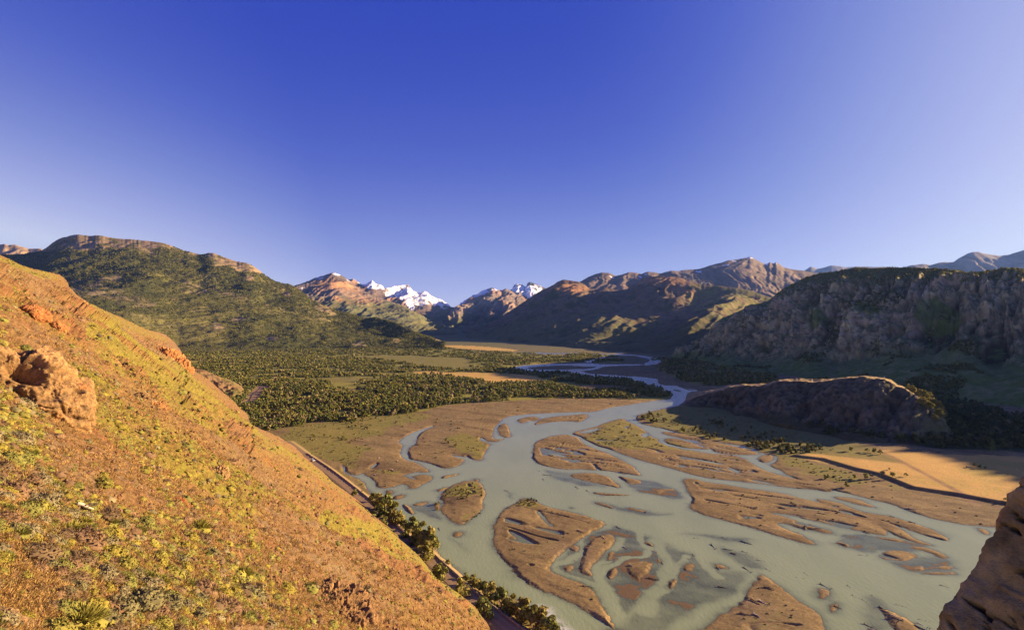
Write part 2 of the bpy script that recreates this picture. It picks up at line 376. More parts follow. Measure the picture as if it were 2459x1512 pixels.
CHANNELS = [(TS(s), w) for s, w in (
 ('6 590,955 622,1010 560,1085 450,1110', 3.0), ('6 845,955 800,1020 720,1110 700,1165 760,1270 830,1400', 3.2), ('6 960,905 985,970 1010,1010', 2.5),
 ('6 1065,970 1110,1060 1160,1120 1125,1210 1040,1300 1000,1400', 4.2), ('6 900,1070 830,1085 760,1140 700,1180', 2.4), ('6 1350,1060 1380,1120 1440,1180', 3.0),
 ('6 1260,1060 1200,1120 1180,1180 1080,1290', 2.4), ('6 1040,1010 980,1060 860,1080', 1.8), ('6 430,1140 560,1190 720,1250 830,1400', 2.6))]
# ground cover regions
FOREST = [TS(s) for s in (
 '2 -700,640 0,612 600,618 1240,612 1400,640 1900,660 2100,680 2459,700 2459,722 2250,715 2050,715 1850,728 1715,742 1760,768 1870,778 2060,782 2150,797 2250,818 2459,820 2459,960 2100,960 1900,970 1600,985 1480,990 1240,1010 1160,1040 1000,1075 700,1085 640,1120 560,1130 450,1110 300,1150 0,1190 -300,1100 -700,1000',
 '3 0,705 100,720 300,738 440,762 570,812 596,835 575,852 440,855 200,850 0,850',
 '3 480,625 700,650 1000,685 1140,735 1150,790 1000,775 900,772 800,785 640,768 540,720 470,690 520,660',
 '3 0,600 60,600 300,618 260,625 100,630 110,645 0,655')]
CLEAR = [TS(s) for s in (
 '2 655,680 860,671 1100,678 1400,688 1480,705 1400,745 1560,765 1420,770 1200,757 1100,737 900,705 700,690', '2 1245,600 1500,608 1770,634 1700,646 1400,628 1250,612',
 '2 1010,790 1170,774 1250,788 1380,784 1780,797 1950,830 1850,852 1600,868 1500,846 1420,835 1300,803 1200,800', '2 960,868 1250,868 1210,880 1000,891',
 '2 330,836 560,815 830,828 700,852 400,858', '2 520,900 760,903 730,913 540,909', '2 860,1008 1250,1000 1180,1022 1100,1015 900,1015', '2 80,822 200,810 260,820 140,838',
 '2 1860,660 2050,655 2060,668 1900,672', '2 1950,918 2300,915 2320,932 2000,936', '3 180,775 330,785 400,805 200,812 0,800 0,780')]
GRASSY = [TS(s) for s in (
 '2 655,680 860,671 1100,678 1400,688 1480,705 1400,745 1560,765 1420,770 1200,757 1100,737 900,705 700,690', '2 330,836 560,815 830,828 700,852 400,858',
 '5 100,315 450,240 640,210 900,195 1150,200 950,250 800,280 760,330 560,345 700,400 640,480 620,540 500,520 400,470 330,450 250,400',
 '5 330,460 500,520 545,560 640,620 700,640 730,700 780,760 700,700 600,600 480,520', '5 1155,335 1290,310 1450,372 1390,475 1340,465 1220,410',
 '5 1130,680 1200,640 1330,595 1400,640 1400,690 1280,700 1180,720', '5 1320,830 1258,878 1250,860 1370,780', '6 200,738 270,698 360,740 330,760 200,760',
 '6 942,205 1060,180 1240,140 1500,160 1900,290 2200,420 2100,470 1900,470 1820,455 1720,428 1600,385 1400,352 1150,290 1060,268',
 '7 420,455 520,450 1000,600 1200,680 1160,640 1000,600 900,640 700,600 560,540 440,500', '5 700,540 900,540 880,560 750,560',
 '6 600,335 820,225 880,225 1000,300 1250,400 1500,440 1200,420 900,400 760,395', '2 1500,880 2200,890 2300,930 1600,940 1000,960')]
GOLD = [TS(s) for s in (
 '7 520,452 640,450 860,430 1060,430 1400,460 1930,470 2300,520 2300,900 1900,780 1790,752 1500,700 1250,660 1050,580 900,548 700,490',
 '2 1010,790 1170,774 1250,788 1380,784 1780,797 1950,830 1850,852 1600,868 1500,846 1420,835 1300,803 1200,800', '2 1245,600 1500,608 1770,634 1700,646 1400,628 1250,612',
 '2 960,868 1250,868 1210,880 1000,891', '2 520,900 760,903 730,913 540,909', '2 860,1008 1250,1000 1180,1022 1100,1015 900,1015', '2 80,822 200,810 260,820 140,838')]
SHADEFIELD = TS('6 960,200 1240,140 1700,180 2400,420 2600,520 2200,470 1900,430 1500,300 1200,270')  # meadow that gets its shade from a darker ground colour

def gpoly(p, z=0.0): return G(p[:, 0], np.maximum(p[:, 1], YH + 3.0), z)[:, :2]
# sheet sampled evenly as seen: rows by distance, columns by bearing
RY = np.concatenate([np.arange(784.0, 1000, 1.25), np.arange(1000, 1560, 1.1), np.arange(1560, 2000, 8.0), np.arange(2000, 7000, 120.0)])
RX = np.concatenate([np.arange(-1400, -150, 18.0), np.arange(-150, 2600, 2.1), np.arange(2600, 4400, 18.0)])
nR, nC = len(RY), len(RX)
gyy = np.repeat((H * F / (RY - YH))[:, None], nC, 1); gxx = (RX[None, :] - CX) / F * gyy
gx = gxx.ravel().astype(np.float32); gy = gyy.ravel().astype(np.float32)
pxy = np.repeat(RY[:, None], nC, 1).ravel(); pxx = np.repeat(RX[None, :], nR, 0).ravel()
z0 = np.zeros_like(gx)
w1 = n2(gx, gy, 9.0, 3); w2 = n2(gx, gy, 9.0, 4); w3 = n2(gx, gy, 2.6, 5); w4 = n2(gx, gy, 2.6, 6)
w5 = n2(gx, gy, 0.9, 9) * ss(420, 200, gy); wx = gx + w1 * 0.8 + w3 * 0.7 + w5 * .45; wy = gy + w2 * 0.8 + w4 * 0.7 + w5 * .3
MG = 90.0
def union(polys, X=wx, Y=wy, margin=MG, sm=1):
    r = np.full(len(X), -margin, np.float32)
    for p in polys: r = np.maximum(r, sdf(X, Y, gpoly(p) if sm == 0 else smooth_poly(gpoly(p), sm), margin))
    return r
sW = union(WATER); sB = union(BARS); sP = union(POOLS)
flow = np.array([0.87, -0.493]); perp = np.array([0.493, 0.87])
fu = gx * flow[0] + gy * flow[1]; fv = gx * perp[0] + gy * perp[1]
sw = np.maximum(np.minimum(sW, -sB), sP)              # >0 in water, metres from the shore
streak = fbm(np.stack([fu / 34, (fv + 5 * n2(gx, gy, 48.0, 8)) / 8.0, z0 + .5], -1), 3, 11, .45)
fine = fbm(np.stack([gx / 3.2, gy / 3.2, z0], -1), 4, 21)
big = fbm(np.stack([gx / 45, gy / 45, z0], -1), 4, 31)
d = -sw
BRAID = [TS(q_) for q_ in ('7 350,760 600,740 900,800 1150,880 1380,970 1500,1100 1520,1180 1250,1170 1050,1100 900,1040 700,960 500,880', '6 960,290 1100,300 1500,380 1760,470 1760,540 1600,470 1300,430 1100,390', '6 1000,420 1500,480 1900,580 1900,620 1500,570 1100,490', '6 330,380 600,400 850,480 900,540 600,500 330,470', '6 100,780 400,760 600,860 500,1000 300,1000 120,940', '7 620,690 900,780 1100,850 900,840 700,760')]
wl_ = n2(gx, gy, 48.0, 8)
zb = union(BRAID, gx + w1 * 3, gy + w2 * 3, 20.0)
bri = ridged(np.stack([fu / 45, (fv + 6 * wl_) / 11.0, z0 + .5], -1), 2, 14, .3)
brw = (bri - .80) * 9 - 4 * (1 - ss(-2, 6, zb))
bri2 = ridged(np.stack([fu / 60, (fv + 8 * wl_) / 14.0, z0 + 4.5], -1), 2, 19, .3)
brw = np.maximum(brw, (bri2 - .90) * 9 - 4 * (1 - ss(3, 8, sB)) - 4 * ss(600, 750, gy))
cut = ss(-.1, .4, fbm(np.stack([gx / 25, gy / 25, z0], -1), 2, 41))
land = 0.05 + (0.12 + .38 * cut) * ss(0, 2.0, d) + (.30 - .25 * cut) * ss(1, 9, d) + 0.5 * ss(3, 60, d) + (0.07 * streak + 0.035 * fine) * ss(0, 4, d)
land += ss(40, 90, d) * 0.5 - 0.10 * ss(0.8, 0.97, ridged(np.stack([fu / 26, (fv + 6 * wl_) / 5.0, z0 + .5], -1), 2, 12, .35)) * ss(2, 6, d)
depth = np.clip(sw * (0.22 + .5 * cut) * (1 + 0.6 * streak) + .03, 0, 1.3)
shoal = np.full(len(gx), 9.0, np.float32)
for p, dd in SHOALS:
    s = sdf(wx + w1 * 2, wy + w2 * 2, smooth_poly(gpoly(p), 2), 30.0)
    shoal = np.minimum(shoal, dd * .36 + 1.3 * (1 - ss(-5, 4, s)) + 0.17 * streak + 0.05 * fine + .13 * fbm(np.stack([fu / 20 + wl_, fv / 9, z0 + 5.5], -1), 2, 15))
chan = np.zeros(len(gx), np.float32)
for p, w in CHANNELS:
    g = gpoly(p); dl = line_dist(wx + w1 * 1.5, wy + w2 * 1.5, smooth_line(g), 12.0)
    chan = np.maximum(chan, 1 - ss(w * 0.25, w * 0.95, dl))
shoal = np.where(shoal < 5, shoal + chan * 0.7, shoal)
depth = np.minimum(depth, shoal); depth = np.where(depth < 0, depth * .6, depth)
gz = np.where(sw > 0, -depth, land * ss(0, 0.8, d) + 0.02)
film = (brw > 0) & (d > 0)
gz = np.where((d > 0), lerp(gz, -0.10 - .06 * streak, ss(-.55, .25, brw)), gz); depth = np.where(d > 0, np.maximum(-gz, 0), depth)
# field terrace above the shingle on the right, with its steep bank
FIELD = TS('7 500,452 700,478 900,540 1050,575 1250,655 1500,695 1790,748 1930,775 2500,850 3200,600 2200,360 900,360 640,440')
sF = sdf(gx, gy, gpoly(FIELD), MG)
gz = np.where(d > 2, gz + 1.3 * ss(-1.2, 1.2, sF), gz)
# colours of the ground, with the meadow's shade painted in
gravel = np.array([0.205, 0.145, 0.062]); sandy = np.array([0.285, 0.20, 0.086]); mud = np.array([0.125, 0.082, 0.048])
C = np.repeat(gravel[None], len(gx), 0).astype(np.float32)
C = cmix(C, sandy, ss(-0.2, 0.7, streak) * 0.75)
C = cmix(C, (0.19, 0.135, 0.08), ss(0.1, 0.6, big) * 0.5)
rill = ridged(np.stack([fu / 26, (fv + 6 * wl_) / 5.0, z0 + .5], -1), 2, 12, .35)
C = cmix(C, (0.12, 0.08, 0.045), ss(0.80, 0.97, rill) * ss(2, 6, d) * 0.7)
patch = fbm(np.stack([fu / 60, fv / 16, z0 + 3], -1), 4, 13)
C = cmix(C, (0.12, 0.08, 0.04), ss(0.08, 0.34, patch) * 0.65)
sp = noise3(np.stack([gx / 0.7, gy / 0.7, z0], -1), 77)
C = C * (1 + 0.42 * sp[:, None] + .25 * noise3(np.stack([gx / 1.9, gy / 1.9, z0 + .3], -1), 78)[:, None])
wet = np.where(sw > 0, 1.0, 1 - ss(0.0, 0.5, d + fine * 0.6 + 0.3 * streak)); wet = np.maximum(wet, ss(.04, -.02, gz))
C = cmix(C, mud, wet * 0.8); C = cmix(C, (0.33, 0.185, 0.08), ss(-.01, -.06, gz) * .9)
C = cmix(C, (0.135, 0.125, 0.055), ss(900, 1500, gy) * 0.75)
pioneer = ss(0.15, 0.55, fine + 0.5 * big) * ss(4, 10, d)
C = cmix(C, (0.20, 0.19, 0.06), pioneer * 0.5)
gr = union(GRASSY, gx + w1 * 4, gy + w2 * 4, 40.0)
tuft = fbm(np.stack([gx / 1.8, gy / 1.8, z0], -1), 3, 51)
mG = ss(-2, 3, gr + streak * 8 + fine * 5) * ss(0.3, 1.6, d)
C = cmix(C, (0.21, 0.185, 0.04), mG * (0.55 + 0.45 * ss(-0.3, 0.3, tuft)))
C = cmix(C, (0.11, 0.13, 0.03), mG * ss(0.05, 0.45, tuft + big * 0.4) * 0.85)
go = union(GOLD, gx + w1 * 3, gy + w2 * 3, 40.0)
mO = ss(-1.5, 2.5, go + fine * 3)
C = cmix(C, (0.54, 0.33, 0.09), mO * 0.97)
C = cmix(C, (0.33, 0.28, 0.055), mO * ss(-0.1, 0.35, big + tuft * 0.5) * 0.7)
fo = np.minimum(union(FOREST, gx + w1 * 6, gy + w2 * 6, 60.0), -union(CLEAR, gx + w1 * 8, gy + w2 * 8, 60.0))
mF = ss(-2, 3, fo) * ss(0.5, 2, d)
C = cmix(C, (0.14, 0.14, 0.032), mF * 0.92)
C = cmix(C, (0.25, 0.225, 0.04), mF * ss(-.12, -.34, fbm(np.stack([gx / 46, gy / 30, z0 + .5], -1), 4, 301)) * .8)
C = cmix(C, (0.30, 0.25, 0.06), mF * ss(0.15, 0.6, big + fine * 0.4) * 0.7)
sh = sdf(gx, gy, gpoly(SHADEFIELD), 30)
C = cmix(C, (0.155, 0.145, 0.04), ss(-3, 3, sh) * ss(1, 3, d) * 0.8)  # shade over the meadow painted into the ground colour
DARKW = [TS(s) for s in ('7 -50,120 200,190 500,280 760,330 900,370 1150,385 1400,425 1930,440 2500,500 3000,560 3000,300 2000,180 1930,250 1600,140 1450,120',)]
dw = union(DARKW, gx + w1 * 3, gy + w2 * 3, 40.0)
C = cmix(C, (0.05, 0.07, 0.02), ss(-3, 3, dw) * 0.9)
bank = ss(-2.2, -0.6, sF) * (1 - ss(0.2, 1.6, sF)) * ss(2, 4, d)
C = cmix(C, (0.15, 0.11, 0.05), bank * 0.8)
far = ss(1700, 2600, gy)                                # valley floor runs on to the mountains
C = cmix(C, (0.115, 0.115, 0.04), far * 0.85 * (1 - mO))
# wheel track across the dry field
TRACK = TS('7 1060,432 1110,455 1200,500 1330,570 1450,630 1560,690 1640,730')
dt = line_dist(gx, gy, smooth_line(gpoly(TRACK, 1.8)), 20)
C = cmix(C, (0.24, 0.14, 0.075), (np.exp(-((dt - 0.9) / 0.45) ** 2) + np.exp(-(dt / 2.4) ** 2) * 0.45).clip(0, 1) * 0.9)
gz = gz - np.exp(-((dt - 0.9) / 0.5) ** 2) * 0.08
ROADEDGE = TS('5 300,420 345,452 440,512 560,602 640,665 720,730 790,795 870,880 960,960 1080,1040 1140,1095 1230,1175 1310,1250 1400,1330 1480,1390 1560,1450 1640,1511 1760,1600 1900,1720')
re3 = smooth_line(gpoly(ROADEDGE, 2.4)); re3 = np.vstack([re3[0] + (re3[0] - re3[3]) * 6, re3])
tg = np.gradient(re3, axis=0); tg /= np.linalg.norm(tg, axis=1, keepdims=True); rn = np.stack([tg[:, 1], -tg[:, 0]], -1)
rn *= np.sign(rn[:, :1] * -1)                             # towards the hillside
RW = 5.6; rc = re3 + rn * RW * 0.5
dr = line_dist(gx, gy, rc, 30.0)
rb = 1 - ss(3.2, 7.5, dr)
gz = np.maximum(gz, gz * (1 - rb) + 2.3 * rb)
C = cmix(C, (0.30, 0.21, 0.11), ss(7.5, 5.5, dr) * 0.8); C = cmix(C, (0.24, 0.22, 0.05), ss(9, 6, dr) * ss(0, .4, tuft) * .8)
ROAD2 = smooth_line(gpoly(TS('8 -60,1140 100,1110 300,1078 450,1010 620,900 680,760 730,640 860,540 960,450 1050,360 1080,290'), 1.0))
dr2 = line_dist(gx, gy, ROAD2, 40.0)
C = cmix(C, (0.36, 0.22, 0.12), ss(14, 8, dr2) * 0.8)
fo = np.where(dr2 < 9, -5, fo)
gv = np.stack([gx, gy, gz], -1)
gf = grid_faces(nR, nC)[:, ::-1]
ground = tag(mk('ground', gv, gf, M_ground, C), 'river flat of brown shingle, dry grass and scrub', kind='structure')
keep = (sw > -2.5) | (gz < 0.02)
wv = np.stack([gx, gy, z0], -1)
wf = grid_faces(nR, nC, keep)[:, ::-1]
RAP = TS('6 340,1370 400,1385 430,1440 520,1512 440,1512 380,1440')
fm = ss(-4, 3, sdf(gx, gy, gpoly(RAP), 20)) * ss(0.15, 0.6, ridged(np.stack([gx / 2.2, gy / 2.2, z0], -1), 3, 5) - 0.15) * 0.9
wv2, wf2, dep2, fm2 = compact(wv, wf, depth, fm)
water = tag(mk('water', wv2, wf2, M_water, None, attrs={'depth': dep2, 'foam': fm2}), 'milky grey-green braided river', kind='structure')
bed = mk('valley_floor', [(-14000, -2800, -4.5), (14000, -2800, -4.5), (14000, 15200, -4.5), (-14000, 15200, -4.5)], [(0, 1, 2, 3)], M_ground, np.array([[.16, .15, .06]] * 4))
tag(bed, 'valley floor reaching to the horizon', kind='structure')
def ground_z(x, y):
    py = YH + H * F / max(y, 20.0); px = CX + x / y * F
    r = int(np.clip(np.searchsorted(RY, py), 0, nR - 1)); c = int(np.clip(np.searchsorted(RX, px), 0, nC - 1))
    return float(gz[r * nC + c])
def on_ground(p):                                      # photo point -> ground point
    q = G(p[0], p[1], 0.8)
    return np.array([q[0], q[1], ground_z(q[0], q[1])])

# ---------------------------------------------------------------- mountains, cliffs and hills
def interp(pts, xs):
    pts = np.asarray(pts, float); return np.interp(xs, pts[:, 0], pts[:, 1])
def smc(c, w=260):
    xs = np.arange(-1400, 4400, 10.0); y = interp(c, xs); k = int(w / 10); y2 = np.convolve(np.pad(y, k, mode='edge'), np.hanning(2 * k + 1) / np.hanning(2 * k + 1).sum(), 'valid')
    return np.stack([xs, y2], -1)
def jag(xs, amp, scale, seed, o=4):
    z = np.zeros_like(xs); return amp * fbm(np.stack([xs / scale, z + seed, z], -1), o, seed, 0.6)
def loft(name, x0, x1, dx, curves, nvs, disp, colour, mat, label, crest_jag=(0, 40), back=(0.25, -2.0), nback=14, v_pow=1.0):
    """rows of points from the foot to the crest (each curve: image height and true distance), then down the far side"""
    xs = np.arange(x0, x1 + dx, dx); a = (xs - CX) / F
    rows = []
    for yc, Dc in curves:
        y = interp(yc, xs); D = interp(Dc, xs) if Dc is not None else H * F / (y - YH)
        rows.append((y, D))
    yj = rows[-1][0] + jag(xs, crest_jag[0], crest_jag[1], hash(name) % 97 if False else len(name) * 7)
    rows[-1] = (yj, rows[-1][1])
    P3 = [np.stack([a * D, D, H - (y - YH) / F * D], -1) for y, D in rows]
    P = []; V = []
    for k in range(len(P3) - 1):
        for t in np.linspace(0, 1, nvs[k], endpoint=False):
            P.append(lerp(P3[k], P3[k + 1], t)); V.append(k + t)
    top = P3[-1]
    for t in np.linspace(0, 1, nback):
        q = top.copy(); ext = 1 + back[0] * t ** 1.3
        q[:, :2] *= ext
        q[:, 2] = top[:, 2] * (1 - t ** 1.5) + np.minimum(back[1], top[:, 2] * .6) * t ** 1.5
        P.append(q); V.append(len(P3) - 1 + t * 0.999)
    P = np.array(P); V = np.repeat(np.array(V)[:, None], len(xs), 1)
    nrm = grid_normals(P); nrm *= np.sign(nrm[..., 2:3] + 1e-6)
    nr, nc = P.shape[:2]
    f = P.reshape(-1, 3); n = nrm.reshape(-1, 3); v = V.ravel()
    px = np.repeat(xs[None], nr, 0).ravel()
    py = YH + (H - f[:, 2]) / f[:, 1] * F
    dd = disp(f, v, px, py)
    fade = ss(0.0, 0.12, v) * (1 - 0.85 * np.exp(-((v - (len(P3) - 1)) / 0.16) ** 2))
    f2 = f + n * (dd * fade)[:, None]
    n2_ = grid_normals(f2.reshape(nr, nc, 3)); n2_ *= np.sign(n2_[..., 2:3] + 1e-6)
    c = colour(f2, v, px, py, n2_.reshape(-1, 3), dd)
    o = mk(name, f2, grid_faces(nr, nc), mat, c)
    tag(o, label, kind='structure')
    return o, f2.reshape(nr, nc, 3), n2_, px.reshape(nr, nc), py.reshape(nr, nc), V, xs

def ribs(P, sx, sy, scale, seed, o=4, wob=.35, along=6.0):
    s_ = (P[:, 0] * sx + P[:, 1] * sy) / scale; c_ = (P[:, 0] * -sy + P[:, 1] * sx) / (scale * along)
    w = fbm(P / (scale * 2.2), 3, seed + 20)
    return ridged(np.stack([s_ + wob * w, c_, P[:, 2] / (scale * along * .7) + seed], -1), o, seed, g=.6) - .6
rd = lambda P, sx, sy, sz: np.stack([P[:, 0] / sx, P[:, 1] / sy, P[:, 2] / sz], -1)
def psdf(px, py, s, margin=25, warp=None):
    p = TS(s) if isinstance(s, str) else s
    if warp is not None: px = px + warp; py = py + warp * 0.6
    return sdf(px, py, smooth_poly(p, 1), margin)

# -- big forested mountain on the left
crest1 = np.vstack([[(-900, 640), (-300, 612), (-100, 608)], TS('1 20,277 100,280 200,268 290,250 320,225 345,200 400,163 430,165 480,146 520,141 560,150 600,158 650,146 700,160 800,175 900,180 980,190 1050,194 1130,213 1200,244 1280,265 1345,286 1375,268 1410,264 1440,275 1490,292 1500,300 1560,316 1575,330 1620,325 1680,345 1740,395 1800,440 1870,470 1930,474 1980,500 2050,552 2080,590 2130,600 2200,632 2250,655 2320,668 2459,712'),
                   TS('2 560,377 640,400 740,428 790,408 840,425 930,442 1000,480 1040,503 1100,520 1140,540 1200,548 1235,575 1257,606')])
base1 = [(-900, 900), (300, 860), (430, 848), (560, 845), (800, 841), (1000, 838), (1066, 838)]
depth1 = [(-900, 2600), (0, 3300), (200, 3350), (500, 3300), (650, 3200), (800, 2900), (950, 2450), (1030, 2150), (1066, 2020)]
cr1s = smc(crest1, 300); crest1 = smc(crest1, 22)
mid1 = [(x, lerp(interp(cr1s, x), interp(base1, x), 0.40) + 0.0) for x in range(-900, 1067, 20)]
md1 = [(x, lerp(interp(depth1, x), H * F / (interp(base1, x) - YH), 0.42)) for x in range(-900, 1067, 20)]
def disp1(P, v, px, py):
    k = ss(2200, 1900, P[:, 1]) * 0 + 1
    d_ = 26 * fbm(rd(P, 520, 520, 700), 4, 61) + 46 * ribs(P, .89, -.46, 330, 62) * np.sin(np.clip(v / 2, 0, 1) * 3.14) ** .5 + 9 * fbm(rd(P, 110, 110, 110), 3, 66) + 5 * fbm(rd(P, 40, 40, 40), 3, 63)
    return d_ * (1 - ss(900, 1066, px) * 0.72)
def col1(P, v, px, py, n, dd):
    nz = fbm(rd(P, 300, 300, 300), 4, 71); f = fbm(rd(P, 45, 45, 45), 4, 72)
    c = np.repeat(np.array([[0.082, 0.082, 0.025]]), len(P), 0)
    c = cmix(c, (0.15, 0.135, 0.045), ss(0.0, 0.7, nz + f * 0.5))
    c = cmix(c, (0.05, 0.06, 0.022), ss(0.1, 0.6, -nz - f * 0.6) * 0.7)
    wr = f * 7; wr2 = f * 13 + nz * 16
    rock = ss(-6, 8, psdf(px, py, '1 200,250 330,180 500,100 700,120 1100,170 1350,240 1330,290 1290,280 1230,262 1170,250 1110,240 1060,240 1010,280 960,250 900,238 800,240 740,225 690,225 600,245 480,240 400,245 300,250', warp=wr2) + nz * 5)
    rock = np.maximum(rock, ss(-3, 4, psdf(px, py, '1 1340,270 1400,240 1500,270 1700,320 1760,400 1720,410 1640,390 1600,400 1560,370 1500,345 1440,360 1400,350 1410,310', warp=wr2) + nz * 5))
    for s in ('1 1880,510 1930,530 1950,560 1900,555', '1 1760,610 1800,625 1790,645 1750,625', '1 1865,640 1900,660 1880,670', '1 1740,800 1800,820 1870,850 1800,855', '1 1530,700 1600,690 1650,715 1600,722 1540,720',
              '1 1420,730 1470,730 1500,770 1430,780', '1 2340,870 2420,860 2440,890 2360,895', '1 1740,530 1760,545 1745,548', '1 1650,410 1700,440 1660,450 1620,430', '1 2060,610 2180,640 2260,690 2180,680', '1 400,300 600,290 590,310 480,315',
              '2 920,565 960,560 970,600 930,600', '2 970,585 1010,580 1000,605', '2 1180,548 1225,555 1255,600 1225,590', '2 1070,545 1110,550 1100,580', '2 640,590 720,590 740,606 680,606', '2 370,325 450,320 520,355 480,375 430,350', '2 640,485 710,485 715,505'):
        rock = np.maximum(rock, ss(-3, 3, psdf(px, py, s, warp=wr) + f * 3) * 0.9)
    outc = ss(0.55, 0.85, f + nz * 0.6) * 0.75
    rock = np.maximum(rock, outc)
    rc = cmix(np.repeat(np.array([[0.33, 0.23, 0.125]]), len(P), 0), (0.19, 0.155, 0.075), ss(-.2, .4, f))
    f3 = fbm(rd(P, 16, 16, 16), 3, 75); rc = cmix(rc, (.12, .115, .035), ss(.0, .35, fbm(rd(P, 90, 90, 90), 3, 74) + .5 * f3) * .75) * (1 + .5 * f3)[:, None]
    burn = np.zeros(len(P), np.float32)
    for s in ('1 440,470 560,440 800,400 830,440 760,470 900,560 1080,610 1000,630 700,600 560,580 500,540', '1 1180,450 1300,465 1450,500 1600,560 1680,595 1600,600 1400,540 1280,500 1190,480'):
        burn = np.maximum(burn, ss(-6, 5, psdf(px, py, s, warp=wr * 1.3) + nz * 6))
    c = cmix(c, (0.20, 0.15, 0.095), burn * 0.75 * ss(-0.3, 0.4, f))
    return cmix(c, 0, rock * 0) * (1 - rock[:, None]) + rc * rock[:, None]
m1, P1, N1, PX1, PY1, V1, xs1 = loft('mountain', -900, 1066, 2.0, [(base1, None), (mid1, md1), (crest1, depth1)], [110, 110], disp1, col1, M_mount,
     'broad forested mountain with a bare rocky top on the left', crest_jag=(1.2, 14), back=(0.5, 0))

# pale rock ridge peeping out behind it
crest0 = np.vstack([[(-300, 560)], TS('1 0,212 30,206 60,216 100,214 150,225 175,235 190,243 260,238 285,245 330,260'), [(300, 640)]])
def dispF(A, S, seed, r=1.0):
    def g(P, v, px, py):
        return A * 2.3 * ribs(P, .95, -.3, S * .45, seed, 5) * ss(0, .5, v) + A * 0.45 * fbm(rd(P, S, S, S * 1.6), 5, seed) + A * 0.6 * r * (ridged(rd(P, S * .55, S * .55, S * 1.5), 5, seed + 3) - 0.6)
    return g
def col0(P, v, px, py, n, dd):
    f = fbm(rd(P, 60, 60, 60), 4, 73)
    return cmix(np.repeat(np.array([[0.42, 0.30, 0.17]]), len(P), 0), (0.26, 0.18, 0.11), ss(-.1, .4, f))
loft('far_ridge', -300, 300, 3, [([(-300, 720), (300, 720)], [(-300, 4200), (300, 4200)]), (crest0, [(-300, 5000), (300, 5000)])], [60], dispF(30, 400, 81), col0, M_far, 'pale bare rock ridge behind the forested mountain', crest_jag=(1.5, 20))

# -- snow mountains at the head of the valley
def colsnow(rockc, brown, seed, snowpolys, grass=None, greenline=None, snowthr=0.42):
    def g(P, v, px, py, n, dd):
        f = fbm(rd(P, 120, 120, 90), 5, seed); b = fbm(rd(P, 700, 700, 500), 3, seed + 5)
        c = cmix(np.repeat(np.array([rockc]), len(P), 0), brown, ss(-.3, .5, b + f * 0.4))
        c = c * (1 + 0.3 * f[:, None])
        if greenline is not None:
            c = cmix(c, (0.085, 0.09, 0.035), ss(greenline + 60, greenline - 60, P[:, 2] + 90 * f) * 0.9)
        c = c * (1 + .012 * np.clip(dd, -30, 30))[:, None]  # shading painted by relief: hollows darkened, ribs lightened
        w = f * 9
        sn = np.zeros(len(P), np.float32)
        for s, k in snowpolys:
            q_ = ss(-5, 5, psdf(px, py, s, 20, warp=w)); sn = np.maximum(sn, ss(snowthr - .05, snowthr + .2, k * q_ + f * 0.9 - 0.5 * (1 - n[:, 2])) * ss(.05, .3, q_))
        return cmix(c, (0.74, 0.76, 0.80), sn)
    return g
c2b = np.vstack([TS('2 100,330 260,250 400,230 520,190 610,165 650,158 700,188 740,194 760,180 780,171 800,188 830,192 850,200 862,216 905,222 915,210 940,206 955,200 980,198 1000,201 1015,198 1050,236 1075,245 1100,254 1112,243 1130,239 1150,250 1180,276 1210,290 1240,298 1270,318 1300,336 1337,357 1420,450'), [(1300, 800)]])
loft('snow_mountain', 640, 1250, 1.5, [([(600, 812), (1300, 812)], [(600, 5600), (1300, 5600)]), ([(600, 745), (1000, 745), (1060, 765), (1250, 790)], [(600, 7000), (1300, 6400)]), (c2b, [(600, 8200), (1000, 8200), (1250, 7600)])], [40, 130],
     dispF(95, 900, 91, 1.2), colsnow((0.12, 0.09, 0.075), (0.22, 0.13, 0.075), 92, [('2 640,150 700,180 780,160 860,190 960,180 1060,220 1140,225 1250,290 1345,357 1300,362 1220,345 1150,340 1090,352 1060,330 1000,310 940,290 860,262 790,235 720,205', 1.0), ('2 960,265 1040,290 1070,350 1030,360 990,320', 1.1), ('2 380,165 470,140 460,160 390,175', .9)], greenline=180),
     M_far, 'snowy mountain crest at the head of the valley, left of the gap', crest_jag=(2.2, 12), back=(0.3, 0))
c2a = TS('2 100,280 200,230 260,205 300,192 330,180 360,172 390,155 450,141 480,132 520,118 570,132 600,148 630,175 660,200 700,226 760,255 800,270 850,288 900,310 950,322 1010,352 1060,382 1130,430 1180,462 1220,455 1260,488 1300,495 1325,516')
d2a = [(600, 5000), (760, 6000), (850, 6200), (1000, 5600), (1100, 4700)]
b2a = [(600, 815), (1100, 800)]
loft('grey_mountain', 640, 1092, 1.5, [(b2a, [(600, 3300), (1100, 4300)]), ([(600, 760), (700, 755), (850, 765), (950, 775), (1092, 797)], [(600, 4300), (800, 4700), (1092, 4450)]), (c2a, d2a)], [70, 130],
     dispF(62, 800, 95, 1.3), colsnow((0.125, 0.10, 0.08), (0.24, 0.135, 0.07), 96, [('2 385,168 450,140 470,135 460,160 400,172', 1.1), ('2 520,118 575,128 560,140 530,138', 1.1), ('2 600,148 660,165 700,195 680,205 630,180', .9), ('2 318,215 328,220 322,240 314,236', .9), ('2 452,225 460,228 455,250 448,248', .9)], greenline=330),
     M_far, 'grey and brown mountain with snow streaks along its jagged top', crest_jag=(2.0, 9), back=(0.3, 0))
c3b = TS('2 1500,300 1600,250 1690,240 1712,222 1725,200 1740,190 1770,192 1790,202 1808,210 1815,185 1835,175 1860,182 1880,192 1900,200 1925,215 1945,222 1980,240 2100,290')
